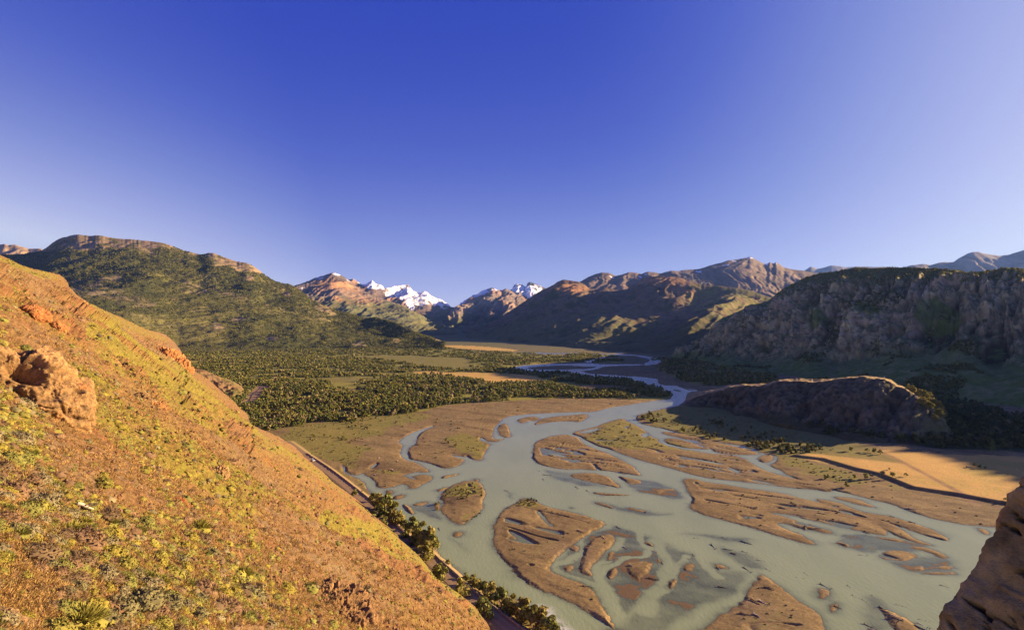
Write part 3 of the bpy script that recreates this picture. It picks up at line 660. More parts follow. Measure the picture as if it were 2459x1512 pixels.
loft('snow_peak', 1140, 1380, 1.2, [([(1100, 790), (1400, 790)], [(1100, 8500), (1400, 8500)]), (c3b, [(1100, 11000), (1400, 11000)])], [120],
     dispF(110, 900, 101, 1.2), colsnow((0.11, 0.10, 0.10), (0.15, 0.12, 0.11), 102, [('2 1700,210 1740,190 1810,200 1850,195 1930,215 1900,240 1840,290 1800,290 1760,260 1715,245', 1.0)], snowthr=.42),
     M_far, 'distant twin rock peaks streaked with snow', crest_jag=(1.5, 8), back=(0.3, 0))
c3a = TS('2 1230,470 1300,400 1338,352 1370,322 1400,300 1425,285 1450,266 1480,258 1520,236 1550,225 1580,214 1610,228 1645,236 1670,225 1700,237 1730,255 1760,266 1790,280 1818,297 1880,320 2000,380')
loft('valley_head_mountain', 1080, 1330, 1.2, [([(1000, 815), (1400, 815)], [(1000, 4600), (1400, 4600)]), ([(1000, 790), (1150, 780), (1400, 770)], [(1000, 6000), (1400, 6000)]), (c3a, [(1060, 6300), (1140, 7800), (1400, 8000)])], [50, 120],
     dispF(95, 800, 105, 1.3), colsnow((0.14, 0.11, 0.085), (0.26, 0.145, 0.08), 106, [('2 1350,330 1450,260 1580,212 1640,235 1600,250 1560,245 1520,260 1440,300 1380,330', .85), ('2 1590,225 1630,235 1610,250', 1.0)], greenline=200, snowthr=.45),
     M_far, 'ridged mountain with thin snow right of the valley gap', crest_jag=(1.8, 10), back=(0.3, 0))
# -- brown high ridge behind the right-hand slopes
c5 = np.vstack([TS('3 -100,260 0,235 70,217 120,190 160,175 190,168 230,172 260,186 290,180 330,168 370,170 400,178 420,168 440,165 470,168 500,174 560,160 600,163 640,155 680,152 720,148 760,135 800,124 870,105 900,103 930,96 960,90 985,84 1000,92 1020,103 1050,118 1075,125 1090,114 1110,122 1125,112 1145,125 1165,142 1210,150 1270,158 1330,172 1450,190 1700,230'), [(2700, 800)]])
loft('brown_ridge', 1340, 2420, 2.0, [([(1300, 800), (2500, 790)], [(1300, 3400), (2500, 3200)]), ([(1300, 730), (1500, 722), (1800, 718), (2500, 740)], [(1300, 4300), (2500, 4300)]), (c5, [(1300, 6000), (1600, 5600), (1800, 5900), (2500, 6000)])], [30, 150],
     dispF(36, 1000, 111, 1.1), colsnow((0.155, 0.115, 0.08), (0.215, 0.15, 0.095), 112, [('3 240,188 256,188 252,198', 1.3), ('3 384,186 400,184 398,198 388,198', 1.3), ('3 408,170 428,176 430,187 415,183', 1.3), ('3 700,164 725,166 722,174 702,172', 1.3), ('3 880,98 915,110 915,118 885,106', 1.2), ('3 848,138 876,130 870,142 850,146', 1.2), ('3 1060,116 1090,130 1085,136 1062,124', 1.2), ('3 930,92 1010,92 1010,97 935,98', 1.0), ('3 1100,115 1135,120 1130,130', .9)], greenline=190, snowthr=.5),
     M_far, 'smooth brown ridge with small snow patches under its summit', crest_jag=(0.8, 12), back=(0.3, 0))
c6 = TS('3 1150,170 1270,162 1310,137 1345,150 1380,143 1420,133 1470,137 1500,141 1560,138 1620,137 1700,141 1900,150 2200,170')
loft('distant_ridge', 1880, 2350, 3.0, [([(1800, 780), (2500, 780)], [(1800, 10000), (2500, 10000)]), (c6, [(1800, 12500), (2500, 12500)])], [50], dispF(120, 1500, 121), colsnow((0.16, 0.13, 0.11), (0.18, 0.15, 0.12), 122, []), M_far, 'farthest blue ridge beyond the cliffs', crest_jag=(0.6, 15), back=(0.2, 0))
c7 = np.vstack([TS('3 1780,150 1865,131 1920,122 1955,128 2000,116 2040,110 2080,112 2105,95 2130,80 2160,66 2190,57 2215,60 2240,68 2290,76 2330,80 2360,76 2380,72 2420,60 2459,49'), [(2600, 585), (2900, 590), (3500, 640)]])
loft('right_far_hill', 2150, 2900, 4.0, [([(2000, 780), (3600, 780)], [(2000, 6500), (3600, 6000)]), (c7, [(2000, 9000), (3600, 8000)])], [70], dispF(110, 1300, 125), colsnow((0.16, 0.125, 0.09), (0.19, 0.145, 0.095), 126, []), M_far, 'rounded distant hills above the cliffs on the right', crest_jag=(0.6, 15), back=(0.2, 0))
# -- steep slopes on the right bank, half lit
c4 = np.vstack([TS('2 1235,552 1400,532 1500,508 1600,440 1700,372 1800,306 1880,252 1920,232 1960,212 1990,198 2020,176 2045,165'), TS('3 -10,208 20,212 60,218 90,232 115,252 160,262 200,250 260,262 320,262 360,230 400,205 440,192 500,190 560,192 610,200 660,215 700,228 760,238 830,240 900,250 960,258 1020,275 1090,300 1200,330 1500,420')])
d4 = [(1150, 4200), (1250, 4300), (1400, 4000), (1560, 3500), (1700, 3000), (1850, 2700), (2100, 2500)]
b4 = [(1120, 812), (1200, 818), (1300, 828), (1450, 842), (1560, 850), (1650, 862), (1800, 870), (2100, 880)]
c4s = smc(c4, 160)
m4 = [(x, lerp(interp(c4s, x), interp(b4, x), 0.42)) for x in range(1120, 2040, 15)]
md4 = [(x, lerp(interp(d4, x), H * F / (interp(b4, x) - YH), 0.45)) for x in range(1120, 2040, 15)]
def disp4(P, v, px, py):
    q = rd(P, 330, 330, 900); r = (ridged(q, 4, 131) - 0.62)
    return 28 * fbm(rd(P, 500, 500, 500), 3, 132) + 130 * ribs(P, .765, -.644, 400, 136, 4) * ss(0.05, .6, v) * (1 - .6 * ss(1.5, 2, v)) + 8 * fbm(rd(P, 50, 50, 50), 3, 134)
def col4(P, v, px, py, n, dd):
    f = fbm(rd(P, 60, 60, 60), 4, 141); b = fbm(rd(P, 300, 300, 300), 3, 142)
    c = cmix(np.repeat(np.array([[0.155, 0.105, 0.062]]), len(P), 0), (0.085, 0.06, 0.038), ss(-.2, .5, f))
    grs = ss(0.35, -0.15, v / 2 - 0.28 + b * 0.35 + f * 0.25)
    c = cmix(c, (0.095, 0.10, 0.032), grs * 0.8)
    w = f * 8
    c = cmix(c, (0.30, 0.155, 0.07), ss(-6, 8, psdf(px, py, '2 1960,200 2050,160 2250,210 2200,260 2050,260 1950,260', 30, warp=w)) * 0.8)  # sunlit crests painted on as orange patches, here and in the next line
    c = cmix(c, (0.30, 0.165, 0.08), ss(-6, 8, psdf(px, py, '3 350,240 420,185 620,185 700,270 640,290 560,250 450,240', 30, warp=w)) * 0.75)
    c = cmix(c, (0.17, 0.165, 0.045), ss(-6, 8, psdf(px, py, '3 620,280 700,220 1100,250 1200,300 1000,380 860,420 720,420 680,340', 30, warp=w)) * ss(-.5, .3, f) * 0.95)
    c = cmix(c, (0.052, 0.062, 0.024), ss(0.18, 0.5, fbm(rd(P, 120, 120, 160), 4, 143) + 0.3 * f) * 0.85)
    return c
loft('right_mountain', 1120, 2030, 2.0, [(b4, None), (m4, md4), (c4, d4)], [100, 110], disp4, col4, M_mount, 'steep ridged mountainside with orange lit crests on the right bank', crest_jag=(1.5, 14), back=(0.35, 0))
# -- the great cliff on the right
cc = np.vstack([TS('3 480,640 560,615 620,590 700,540 780,482 830,425 880,398 960,360 1000,345 1080,322 1130,282 1200,236 1280,196 1350,176 1450,161 1550,142 1640,146 1700,144 1850,139 2000,148 2100,158 2150,170 2170,165 2250,162 2330,149 2400,153 2459,160'),
                [(2700, 645), (3000, 636), (3400, 618), (3800, 690), (4200, 830)]])
dc = [(1580, 1500), (1700, 1480), (1850, 1400), (2100, 1180), (2300, 1020), (2459, 930), (2700, 790), (3000, 640), (3400, 520), (3800, 440), (4300, 380)]
bc = np.vstack([TS('3 480,642 520,622 700,655 900,692 1140,730 1400,770 1800,830 2100,862 2459,905'), [(2700, 1010), (3000, 1060), (3400, 1130), (3800, 1200), (4300, 1270)]])
t1y = np.vstack([TS('3 480,641 620,604 700,600 850,610 1000,650 1100,640 1300,600 1450,650 1600,620 1800,590 2000,600 2200,590 2300,640 2459,620'), [(2700, 850), (3000, 870), (3400, 890), (3800, 930), (4300, 1100)]])
t1d = [(x, lerp(float(H * F / (interp(bc, x) - YH)), float(interp(dc, x)), 0.34)) for x in range(1560, 4300, 20)]
t2y = [(x, float(lerp(interp(t1y, x), interp(cc, x), 0.82))) for x in range(1560, 4300, 20)]
t2d = [(x, lerp(float(H * F / (interp(bc, x) - YH)), float(interp(dc, x)), 0.74)) for x in range(1560, 4300, 20)]
def dispC(P, v, px, py):
    k = ss(0.7, 1.4, v)
    gul = ridged(rd(P, 95, 95, 420), 4, 151) - 0.62
    led = fbm(rd(P, 160, 160, 30), 3, 152)
    fl = ridged(rd(P, 22, 22, 120), 3, 155) - 0.6
    return (14 * fbm(rd(P, 170, 170, 170), 3, 153)) * (1 - .7 * ss(2.2, 2.9, v)) + k * (1 - .75 * ss(2.0, 2.8, v)) * (26 * gul + 5 * led + 5 * fl + 62 * ribs(P, .615, -.79, 75, 156, 5) + 12 * ribs(P, .615, -.79, 17, 158, 3)) + 2.0 * fbm(rd(P, 12, 12, 12), 3, 154)
def colC(P, v, px, py, n, dd):
    f = fbm(rd(P, 14, 14, 26), 4, 161); b = fbm(rd(P, 110, 110, 90), 4, 162)
    c = cmix(np.repeat(np.array([[0.36, 0.305, 0.15]]), len(P), 0), (0.165, 0.138, 0.072), ss(-.3, .4, f))
    crack = ridged(rd(P, 9, 9, 70) + .4 * f[:, None], 4, 163); c = cmix(c, (0.055, 0.042, 0.03), ss(.74, .92, crack) * ss(.8, 1.2, v) * .75)
    bed = fbm(rd(P, 150, 150, 7), 3, 164); c = cmix(c, (0.36, 0.29, 0.21), ss(.15, .45, bed + .3 * b) * ss(1.0, 1.3, v) * .5)
    c = cmix(c, (0.30, 0.225, 0.145), ss(0.1, 0.5, b + 0.3 * f) * 0.6)
    c = cmix(c, (0.06, 0.052, 0.026), ss(-4, -16, dd) * ss(.8, 1.2, v) * .75)  # gullies darkened by relief, for their vegetation and for shade
    c = c * (1 + .022 * np.clip(dd, -28, 22))[:, None]  # relief shade put into the colour: hollows darker, ribs lighter
    lie = ss(0.50, 0.80, n[:, 2] + 0.18 * b)
    gm = np.maximum(lie * 0.85, ss(1.15, 0.75, v + 0.25 * b + 0.12 * f))
    for s in ('3 1560,360 1660,340 1700,380 1680,420 1560,410', '3 1870,430 1880,360 2000,330 2110,340 2120,430 2000,465 1900,455', '3 1700,620 2000,560 2150,580 2100,700 1800,720', '3 1280,420 1350,380 1420,420 1330,500'):
        gm = np.maximum(gm, ss(-5, 5, psdf(px, py, s, 20, warp=f * 8)) * 0.9)
    c = cmix(c, (0.115, 0.155, 0.032), gm * (0.75 + .25 * ss(-.4, .2, f)))
    topg = ss(1.93, 1.99, v) * ss(1900, 2000, px) * ss(0.3, 0.7, n[:, 2] + .3 * b)
    c = cmix(c, (0.12, 0.125, 0.035), topg * 0.8)
    return c
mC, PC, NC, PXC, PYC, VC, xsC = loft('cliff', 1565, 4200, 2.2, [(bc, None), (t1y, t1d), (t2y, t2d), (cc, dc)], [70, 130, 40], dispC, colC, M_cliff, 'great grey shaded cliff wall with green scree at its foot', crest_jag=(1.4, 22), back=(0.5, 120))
# -- the dark knoll in the flat
ck = np.vstack([TS('3 612,888 625,868 640,852 700,820 760,806 800,800 850,784 870,778 900,776 950,767 1010,770 1080,764 1140,745 1200,740 1250,737 1330,742 1400,741 1450,737 1500,734 1560,728 1600,724 1640,728 1700,734 1740,745 1780,772 1820,785 1860,812 1920,852 1960,885 2000,925 2050,990 2100,1050'),])
bk = np.vstack([TS('3 600,890 700,898 800,905 900,930'), TS('7 60,198 200,218 400,272 600,312 800,352 900,382 1100,400 1300,412 1380,412 1450,400')])
xk0, xk1 = 1634.0, 2345.0
dk = [(1630, 655), (1700, 640), (1800, 600), (1900, 560), (2000, 530), (2100, 505), (2180, 478), (2260, 452), (2350, 420)]
mk1 = [(x, float(lerp(interp(bk, x), interp(ck, x), 0.30))) for x in range(1630, 2360, 10)]
mkd = [(x, float(lerp(H * F / (interp(bk, x) - YH), interp(dk, x), 0.30))) for x in range(1630, 2360, 10)]
sk = [(x, float(interp(ck, x)) + 5.0) for x in range(1630, 2360, 6)]; sd = [(x, float(interp(dk, x)) - 10) for x in range(1630, 2360, 10)]; dk2 = [(x, float(interp(dk, x)) + 12) for x in range(1630, 2360, 10)]
def dispK(P, v, px, py):
    e = ss(1634, 1700, px) * ss(2345, 2240, px)
    return e * (1 - .8 * ss(1.5, 2.1, v)) * (7 * fbm(rd(P, 60, 60, 60), 3, 171) + ss(.3, 1., v) * (11 * ribs(P, .69, -.72, 22, 175, 4) + 4.0 * ribs(P, .69, -.72, 7, 176, 3)) + 1.0 * fbm(rd(P, 5, 5, 5), 3, 174))
def colK(P, v, px, py, n, dd):
    f = fbm(rd(P, 6, 6, 10), 4, 181); b = fbm(rd(P, 40, 40, 40), 3, 182)
    c = cmix(np.repeat(np.array([[0.145, 0.116, 0.056]]), len(P), 0), (0.068, 0.056, 0.028), ss(-.3, .4, f)) * (1 + .07 * np.clip(dd, -8, 8))[:, None]  # shade between the ribs painted into the rock colour
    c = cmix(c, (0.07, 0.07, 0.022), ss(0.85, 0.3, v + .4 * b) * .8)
    top = ss(1.97, 2.05, v); c = cmix(c, (0.40, 0.28, 0.12), top * ss(-.6, .2, f))  # sunlight on the rim painted as a gold band along the crest
    c = cmix(c, (0.28, 0.19, 0.10), ss(-4, 5, psdf(px, py, '7 940,180 1000,160 1030,180 980,230 930,230', 20, warp=f * 6)) * .5)
    c = cmix(c, (0.15, 0.15, 0.045), ss(2170, 2250, px) * ss(-.4, .3, b + f * .5) * .8)
    return c
mK, PK, NK, PXK, PYK, VK, xsK = loft('rocky_knoll', xk0, xk1, 1.8, [(bk, None), (mk1, mkd), (sk, sd), (ck, dk2)], [60, 110, 24], dispK, colK, M_cliff, 'dark rocky knoll with a rim painted sunlit gold beside the river', crest_jag=(1.3, 10), back=(0.16, -1.5), nback=26)

# -- road ribbons on the embankment
def ribbon(name, centre, z, width, col, mat, thick=0.0, nx=8, seed=1):
    c = smooth_line(np.asarray(centre), 2); t = np.gradient(c, axis=0); t /= np.linalg.norm(t, axis=1, keepdims=True) + 1e-9
    n = np.stack([t[:, 1], -t[:, 0]], -1)
    us = np.linspace(-0.5, 0.5, nx)
    P = np.stack([np.concatenate([c + n * u * width, np.full((len(c), 1), z + 0.05 * (0.25 - u * u))], 1) for u in us], 1)
    P = P.reshape(-1, 3); u = np.tile(us, len(c))
    f = fbm(P / 3.0, 3, seed)
    cc_ = np.repeat(np.array([col]), len(P), 0) * (1 + 0.25 * f[:, None])
    cc_ = cmix(cc_, np.array(col) * 1.35, np.exp(-((np.abs(u) - 0.2) / 0.07) ** 2) * 0.6)
    ff = grid_faces(len(c), nx)
    nn = np.cross(P[ff[0, 1]] - P[ff[0, 0]], P[ff[0, 3]] - P[ff[0, 0]])
    if nn[2] < 0: ff = ff[:, ::-1]
    return mk(name, P, ff, mat, cc_)
road = tag(ribbon('road', rc, 2.38, RW, (0.235, 0.16, 0.09), M_road), 'gravel road along the foot of the hillside', kind='structure')
road2 = tag(ribbon('road', ROAD2, 2.0, 7.0, (0.30, 0.20, 0.10), M_road), 'far bend of the gravel road entering the wood', kind='structure')

# -- the near hillside: a 42 degree slope rising from the road, passing just under the viewpoint
PA, PB, PCc = 0.739, 0.515, 15.0
YS = np.vstack([[(-1400, 250), (-300, 515), (-120, 575)], TS('1 0,281 60,312 130,340 200,370 260,380 330,400 390,410 415,425 440,445 460,492 480,515 510,545 560,585 600,603 640,620 690,648 740,670 800,690 850,718 900,740 950,765 1000,780 1060,795 1100,812 1130,832 1170,872 1200,910 1218,950 1225,985'), [(455, 884), (490, 903), (535, 940), (573, 976), (595, 996), (600, 1014), (621, 1029), (650, 1040), (679, 1054), (711, 1076), (746, 1103), (809, 1155), (864, 1194), (911, 1234), (962, 1284), (997, 1316), (1048, 1377), (1103, 1414), (1138, 1445), (1170, 1490), (1182, 1512), (1300, 1690), (1450, 1900)]])
YS = YS[np.argsort(YS[:, 0])]; YS[:, 1] += 9 * ss(700, 780, YS[:, 0])
hx = np.concatenate([np.arange(-1400, -60, 20.0), np.arange(-60, 1250, 1.7), np.arange(1250, 1450, 10.0)])
ha = (hx - CX) / F
hS = np.interp(hx, YS[:, 0], YS[:, 1]) + jag(hx, 3.2, 34, 55) + jag(hx, 1.6, 8, 56)
tt = np.concatenate([np.linspace(0, 1, 620), np.linspace(1, 1.35, 40)[1:]])
hy = hS[None] + tt[:, None] * np.maximum(1640 - hS, 250)[None]
den = (hy - YH) / F - PA * ha[None] - PB
hD = PCc / np.maximum(den, 0.006)
HP = np.stack([ha[None] * hD, hD, H - (hy - YH) / F * hD], -1)
ray = (hS - YH) / F
back = []
for t in np.linspace(0, 1, 34)[1:][::-1]:
    k = t ** 1.5; D0 = hD[0]
    sl = np.where(ray > 0.05, ray * 1.05 + 0.03, 0.32); drop = k * (HP[0, :, 2] + 3)
    D = D0 + drop / sl
    back.append(np.stack([ha * D, D, HP[0, :, 2] - drop], -1))
HP = np.concatenate([np.array(back), HP], 0)
nb = len(back)
hr, hc = HP.shape[:2]
HN = np.array([0.549, 0.383, 0.743]); HS_ = np.array([-0.572, 0.82, 0]); HT = np.cross(HN, HS_); HT /= np.linalg.norm(HT)
hp = HP.reshape(-1, 3)
su = hp @ HS_; tu = hp @ HT; hn = hp @ HN
dist = hp[:, 1]
amp = np.clip(dist / 110, 0.16, 1.0)
L3 = lambda a, b, c=20.: np.stack([su / a, tu / b, hn / c], -1)
hd = amp * (2.6 * fbm(L3(26, 75), 4, 201) + 6.5 * (ridged(L3(24, 95), 4, 203) - .6)) + np.clip(dist / 60, .3, 1) * (0.55 * fbm(L3(4.5, 7, 5), 4, 204) + 0.14 * fbm(L3(1.1, 1.5, 1.2), 4, 205)) + 0.05 * fbm(L3(.3, .36, .3), 3, 206)
crag = ss(0.16, 0.42, fbm(L3(13, 24), 4, 207)) * ss(30, 90, dist)
hd += crag * (3.0 * (ridged(L3(3.4, 6, 4), 3, 208) - .35))
rowv = np.repeat(np.arange(hr)[:, None], hc, 1).ravel()
hSs = np.convolve(np.pad(hS, 25, mode='edge'), np.hanning(51) / np.hanning(51).sum(), 'valid')
hd *= 0.10 + 0.90 * np.where(rowv < nb, 0.0, ss(2, 46, (YH + (H - hp[:, 2]) / hp[:, 1] * F) - np.repeat(hSs[None], hr, 0).ravel()))
hp2 = hp + HN[None] * hd[:, None]
HP2 = hp2.reshape(hr, hc, 3)
hpx = np.repeat(hx[None], hr, 0).ravel(); hpy = YH + (H - hp[:, 2]) / hp[:, 1] * F
wv_ = fbm(L3(5, 9), 3, 211); big_ = fbm(L3(20, 45), 3, 212); mic = fbm(L3(.9, 1.3, 1), 4, 213); mic2 = fbm(L3(.28, .36, .3), 3, 214)
soil = np.repeat(np.array([[0.44, 0.25, 0.115]]), len(hp), 0)
soil = cmix(soil, (0.48, 0.185, 0.075), ss(0.05, 0.6, big_ + 0.5 * wv_) * .7)
soil = cmix(soil, (0.34, 0.235, 0.15), ss(0.05, 0.5, -big_ + 0.6 * wv_) * .7)
soil = cmix(soil, (0.48, 0.32, 0.13), ss(-0.1, 0.5, mic) * .6)
soil = cmix(soil, (0.20, 0.12, 0.07), ss(0.25, 0.6, -mic + .4 * mic2) * .7)
GREEN = [('V 200,712 270,752 350,795 440,890 520,950 600,1030 660,1060 600,1062 500,1020 420,975 330,900 250,830 200,770', 1.0),
 ('4 260,200 350,215 480,300 570,420 700,500 850,560 1000,640 1250,800 1412,930 1412,1080 1250,1010 1000,830 800,720 640,640 520,560 420,440 330,300', 1.0),
 ('4 395,0 560,0 700,60 860,160 700,160 760,260 900,360 1100,480 1300,580 1412,640 1412,720 1200,600 1000,520 800,420 600,300 450,120', .9),
 ('5 380,800 560,860 700,870 860,900 980,1010 1100,1130 1230,1260 1370,1390 1340,1430 1250,1340 1100,1240 900,1120 640,980 400,900', 1.25),
 ('5 0,640 150,740 330,850 420,900 300,930 100,800 0,740', 1.0), ('5 -100,230 200,400 330,480 600,690 760,830 600,760 300,560 0,380', .75), ('4 0,400 120,420 180,520 160,700 60,700 0,680', 1.0),
 ('1 0,281 200,370 400,408 380,450 200,425 0,350', .9), ('1 560,580 800,690 1050,800 1150,860 1050,860 850,780 640,690 560,640', .8), ('1 0,570 60,580 200,640 160,670 0,640', .8),
 ('4 180,760 330,800 420,980 520,1130 600,1280 480,1200 330,1050 220,950', .8), ('4 880,1080 1100,1150 1412,1220 1412,1512 1000,1512 600,1400 480,1250 700,1150', .6)]
BARE = ['4 200,440 330,330 400,480 520,560 640,700 780,880 760,930 560,860 300,760 190,600', '1 0,640 150,740 350,880 540,1080 460,1050 300,1000 100,900 0,850', '1 60,400 200,420 320,480 260,600 120,560',
        '4 0,780 100,900 60,1000 0,960', '4 0,1100 120,1160 240,1290 340,1470 340,1600 0,1600', '1 750,740 900,800 1080,900 1150,860 1220,940 1215,1020 1100,1000 900,880', '5 0,700 160,830 330,960 520,1090 640,1250 800,1440 600,1400 300,1130 100,960 0,900', '4 1090,490 1180,550 1250,620 1150,570']
gmask = np.zeros(len(hp), np.float32)
for s, k in GREEN: gmask = np.maximum(gmask, k * ss(-16, 12, psdf(hpx, hpy, s, 40, warp=wv_ * 22)))
bmask = np.zeros(len(hp), np.float32)
for s in BARE: bmask = np.maximum(bmask, ss(-12, 10, psdf(hpx, hpy, s, 40, warp=wv_ * 22)))
gmask = np.clip(np.maximum(gmask, 0.30) * (1 - 0.75 * bmask) + 0.22 * big_, 0, 1.2)
clump = fbm(L3(2.2, 3.2, 2), 3, 215)
gm2 = ss(0.55, 0.95, gmask + 0.55 * clump + 0.25 * mic)
hcol = cmix(soil, (0.44, 0.31, 0.10), ss(0.1, 0.7, gmask + .3 * mic) * .75)
hcol = cmix(hcol, (0.42, 0.37, 0.07), gm2 * (0.5 + 0.4 * ss(-.3, .3, mic)))
hcol = cmix(hcol, (0.46, 0.22, 0.11), crag * .7)
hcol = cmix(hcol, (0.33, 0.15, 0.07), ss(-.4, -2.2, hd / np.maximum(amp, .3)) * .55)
hcol = cmix(hcol, (0.40, 0.30, 0.19), bmask * ss(-.2, .4, fbm(L3(1.2, 14, 3), 3, 216)) * .5) * np.array([0.47, 0.47, 0.44])
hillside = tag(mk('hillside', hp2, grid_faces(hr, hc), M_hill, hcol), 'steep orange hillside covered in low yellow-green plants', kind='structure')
hgm = gmask.reshape(hr, hc); hbm = bmask.reshape(hr, hc); hdist = dist.reshape(hr, hc)
hrow_y = hpy.reshape(hr, hc)
def on_hill(x, y):
    c = int(np.clip(np.searchsorted(hx, x), 0, hc - 1)); col_ = hrow_y[nb:, c]
    r = int(np.clip(np.searchsorted(col_, y), 0, len(col_) - 1)) + nb
    return HP2[r, c], r, c

# the lower spur beyond, dropping to the bend of the road
cs2 = TS('1 1150,1010 1225,1028 1280,1036 1330,1040 1370,1052 1400,1068 1440,1085 1480,1100 1520,1112 1560,1130 1600,1158 1640,1190 1660,1215')
bs2 = [(420, 960), (520, 962), (560, 968), (590, 956), (606, 962)]
def disps(P, v, px, py): return ss(606, 575, px) * (6 * fbm(rd(P, 40, 40, 40), 4, 221) + 5 * (ridged(rd(P, 14, 14, 50), 3, 222) - .6))
def cols(P, v, px, py, n, dd):
    f = fbm(rd(P, 8, 8, 8), 4, 223); b = fbm(rd(P, 40, 40, 40), 3, 224)
    c = cmix(np.repeat(np.array([[0.20, 0.125, 0.06]]), len(P), 0), (0.13, 0.09, 0.05), ss(-.3, .4, f))
    return cmix(c, (0.14, 0.13, 0.035), ss(-.3, .3, b + f * .5) * .85)
loft('spur', 415, 608, 1.4, [(bs2, None), (cs2, [(400, 700), (608, 735)])], [60], disps, cols, M_mount, 'low rocky spur ending at the bend of the road', crest_jag=(1.0, 9), back=(0.06, -1.0))

# ---------------------------------------------------------------- plants: templates made of many small leaf faces
def quads_at(c, n, size, jit, rr, up=0.0, aspect=1.4):
    """one quad per centre c, facing about n"""
    m = len(c)
    n = n + rr.normal(0, jit, (m, 3)); n[:, 2] += up
    n /= np.linalg.norm(n, axis=1, keepdims=True) + 1e-9
    r = rr.normal(0, 1, (m, 3)); t = np.cross(n, r); t /= np.linalg.norm(t, axis=1, keepdims=True) + 1e-9
    b = np.cross(n, t); s = (size * rr.uniform(0.6, 1.4, m))[:, None] * 0.5
    v = np.stack([c - t * s - b * s * aspect, c + t * s - b * s * aspect * .8, c + t * s * .9 + b * s * aspect, c - t * s * .8 + b * s * aspect], 1)
    return v.reshape(-1, 3), np.arange(m * 4).reshape(m, 4)
def tpl_crown(nblob, nleaf, leaf, seed, flat=0.8, low=0.15):
    """a crown of uneven leafy boughs, unit size (about 1 wide, from z=low to 1)"""
    rr = np.random.default_rng(seed)
    cs = []; rs = []
    for k in range(nblob):
        a = rr.uniform(0, 2 * math.pi); h = rr.uniform(0, 1) ** 0.9
        w = 0.36 * (1 - 0.55 * h) * rr.uniform(.45, 1.25)
        cs.append((math.cos(a) * w, math.sin(a) * w, low + 0.16 + h * (0.84 - low) * rr.uniform(.86, 1.05) - 0.05)); rs.append(rr.uniform(.11, .24) * (1.12 - .4 * h))
    cs = np.array(cs); rs = np.array(rs)
    k = rr.integers(0, nblob, nleaf)
    d_ = rr.normal(0, 1, (nleaf, 3)); d_ /= np.linalg.norm(d_, axis=1, keepdims=True)
    rad = rs[k] * rr.uniform(.55, 1.12, nleaf) * (1 + 0.0 * d_[:, 2])
    c = cs[k] + d_ * rad[:, None] * np.array([1, 1, flat])
    v, f = quads_at(c, d_, np.full(nleaf, leaf), .55, rr)
    tone = np.repeat(rr.uniform(.7, 1.3, nblob)[k] * rr.uniform(.75, 1.25, nleaf), 4)
    return v, f, tone
def tpl_dome(nleaf, leaf, seed, h=0.6, body=True, nb=9, lump=0.18, sx=1.0):
    """cushion plant: lumpy closed dome, bristling with small leaf faces; radius 1"""
    rr = np.random.default_rng(seed)
    nu, nv = (max(8, nb * 2), nb)
    U, Vv = np.meshgrid(np.linspace(0, 2 * math.pi, nu, endpoint=False), np.linspace(0.02, 1, nv))
    th = Vv * math.pi * 0.56
    P = np.stack([np.sin(th) * np.cos(U), np.sin(th) * np.sin(U), np.cos(th)], -1).reshape(-1, 3)
    q = P * (1 + lump * fbm(P * 2.1 + seed, 3, seed)[:, None] * 1.6 + lump * .5 * fbm(P * 6 + seed, 2, seed + 1)[:, None])
    q = q * np.array([sx, 1, h])
    i = np.arange(nu * nv).reshape(nv, nu); j = np.roll(i, -1, 1)
    f = np.stack([i[:-1], i[1:], j[1:], j[:-1]], -1).reshape(-1, 4)
    tone = 1 + .45 * fbm(P * 3 + seed, 2, seed + 2)
    if not body: q = q * 0.8; 
    if nleaf:
        k = rr.integers(0, len(P), nleaf)
        c = q[k] * (1 + rr.uniform(-.02, .10, (nleaf, 1))) + rr.normal(0, .05, (nleaf, 3))
        v2, f2 = quads_at(c, P[k], np.full(nleaf, leaf), .7, rr, aspect=1.3)
        tone = np.concatenate([tone, np.repeat(tone[k] * rr.uniform(.82, 1.22, nleaf), 4)])
        f = np.vstack([f, f2 + len(q)]); q = np.vstack([q, v2])
    return q, f, tone
def tpl_twig(n, seed, spread=0.9, w=0.05, L=1.0):
    """broom-like tussock: narrow blades fanning out from the root"""
    rr = np.random.default_rng(seed)
    a = rr.uniform(0, 2 * math.pi, n); e = rr.uniform(0, 1, n) ** .6 * spread
    d_ = np.stack([np.sin(e) * np.cos(a), np.sin(e) * np.sin(a), np.cos(e)], -1) * (L * rr.uniform(.55, 1.1, n))[:, None]
    o = np.stack([np.cos(a), np.sin(a), 0 * a], -1) * (.28 * rr.uniform(0, 1, n))[:, None]
    s = np.cross(d_, rr.normal(0, 1, (n, 3))); s /= np.linalg.norm(s, axis=1, keepdims=True); s *= w
    v = np.stack([o - s * .5, o + s * .5, o + d_ + s * .9, o + d_ - s * .9], 1).reshape(-1, 3)
    return v, np.arange(n * 4).reshape(n, 4), np.repeat(rr.uniform(.6, 1.4, n), 4)
def merge(*ts):
    v = []; f = []; t = []; o = 0
    for a in ts:
        v.append(a[0]); f.append(a[1] + o); t.append(a[2]); o += len(a[0])
    return np.vstack(v), np.vstack(f), np.concatenate(t)
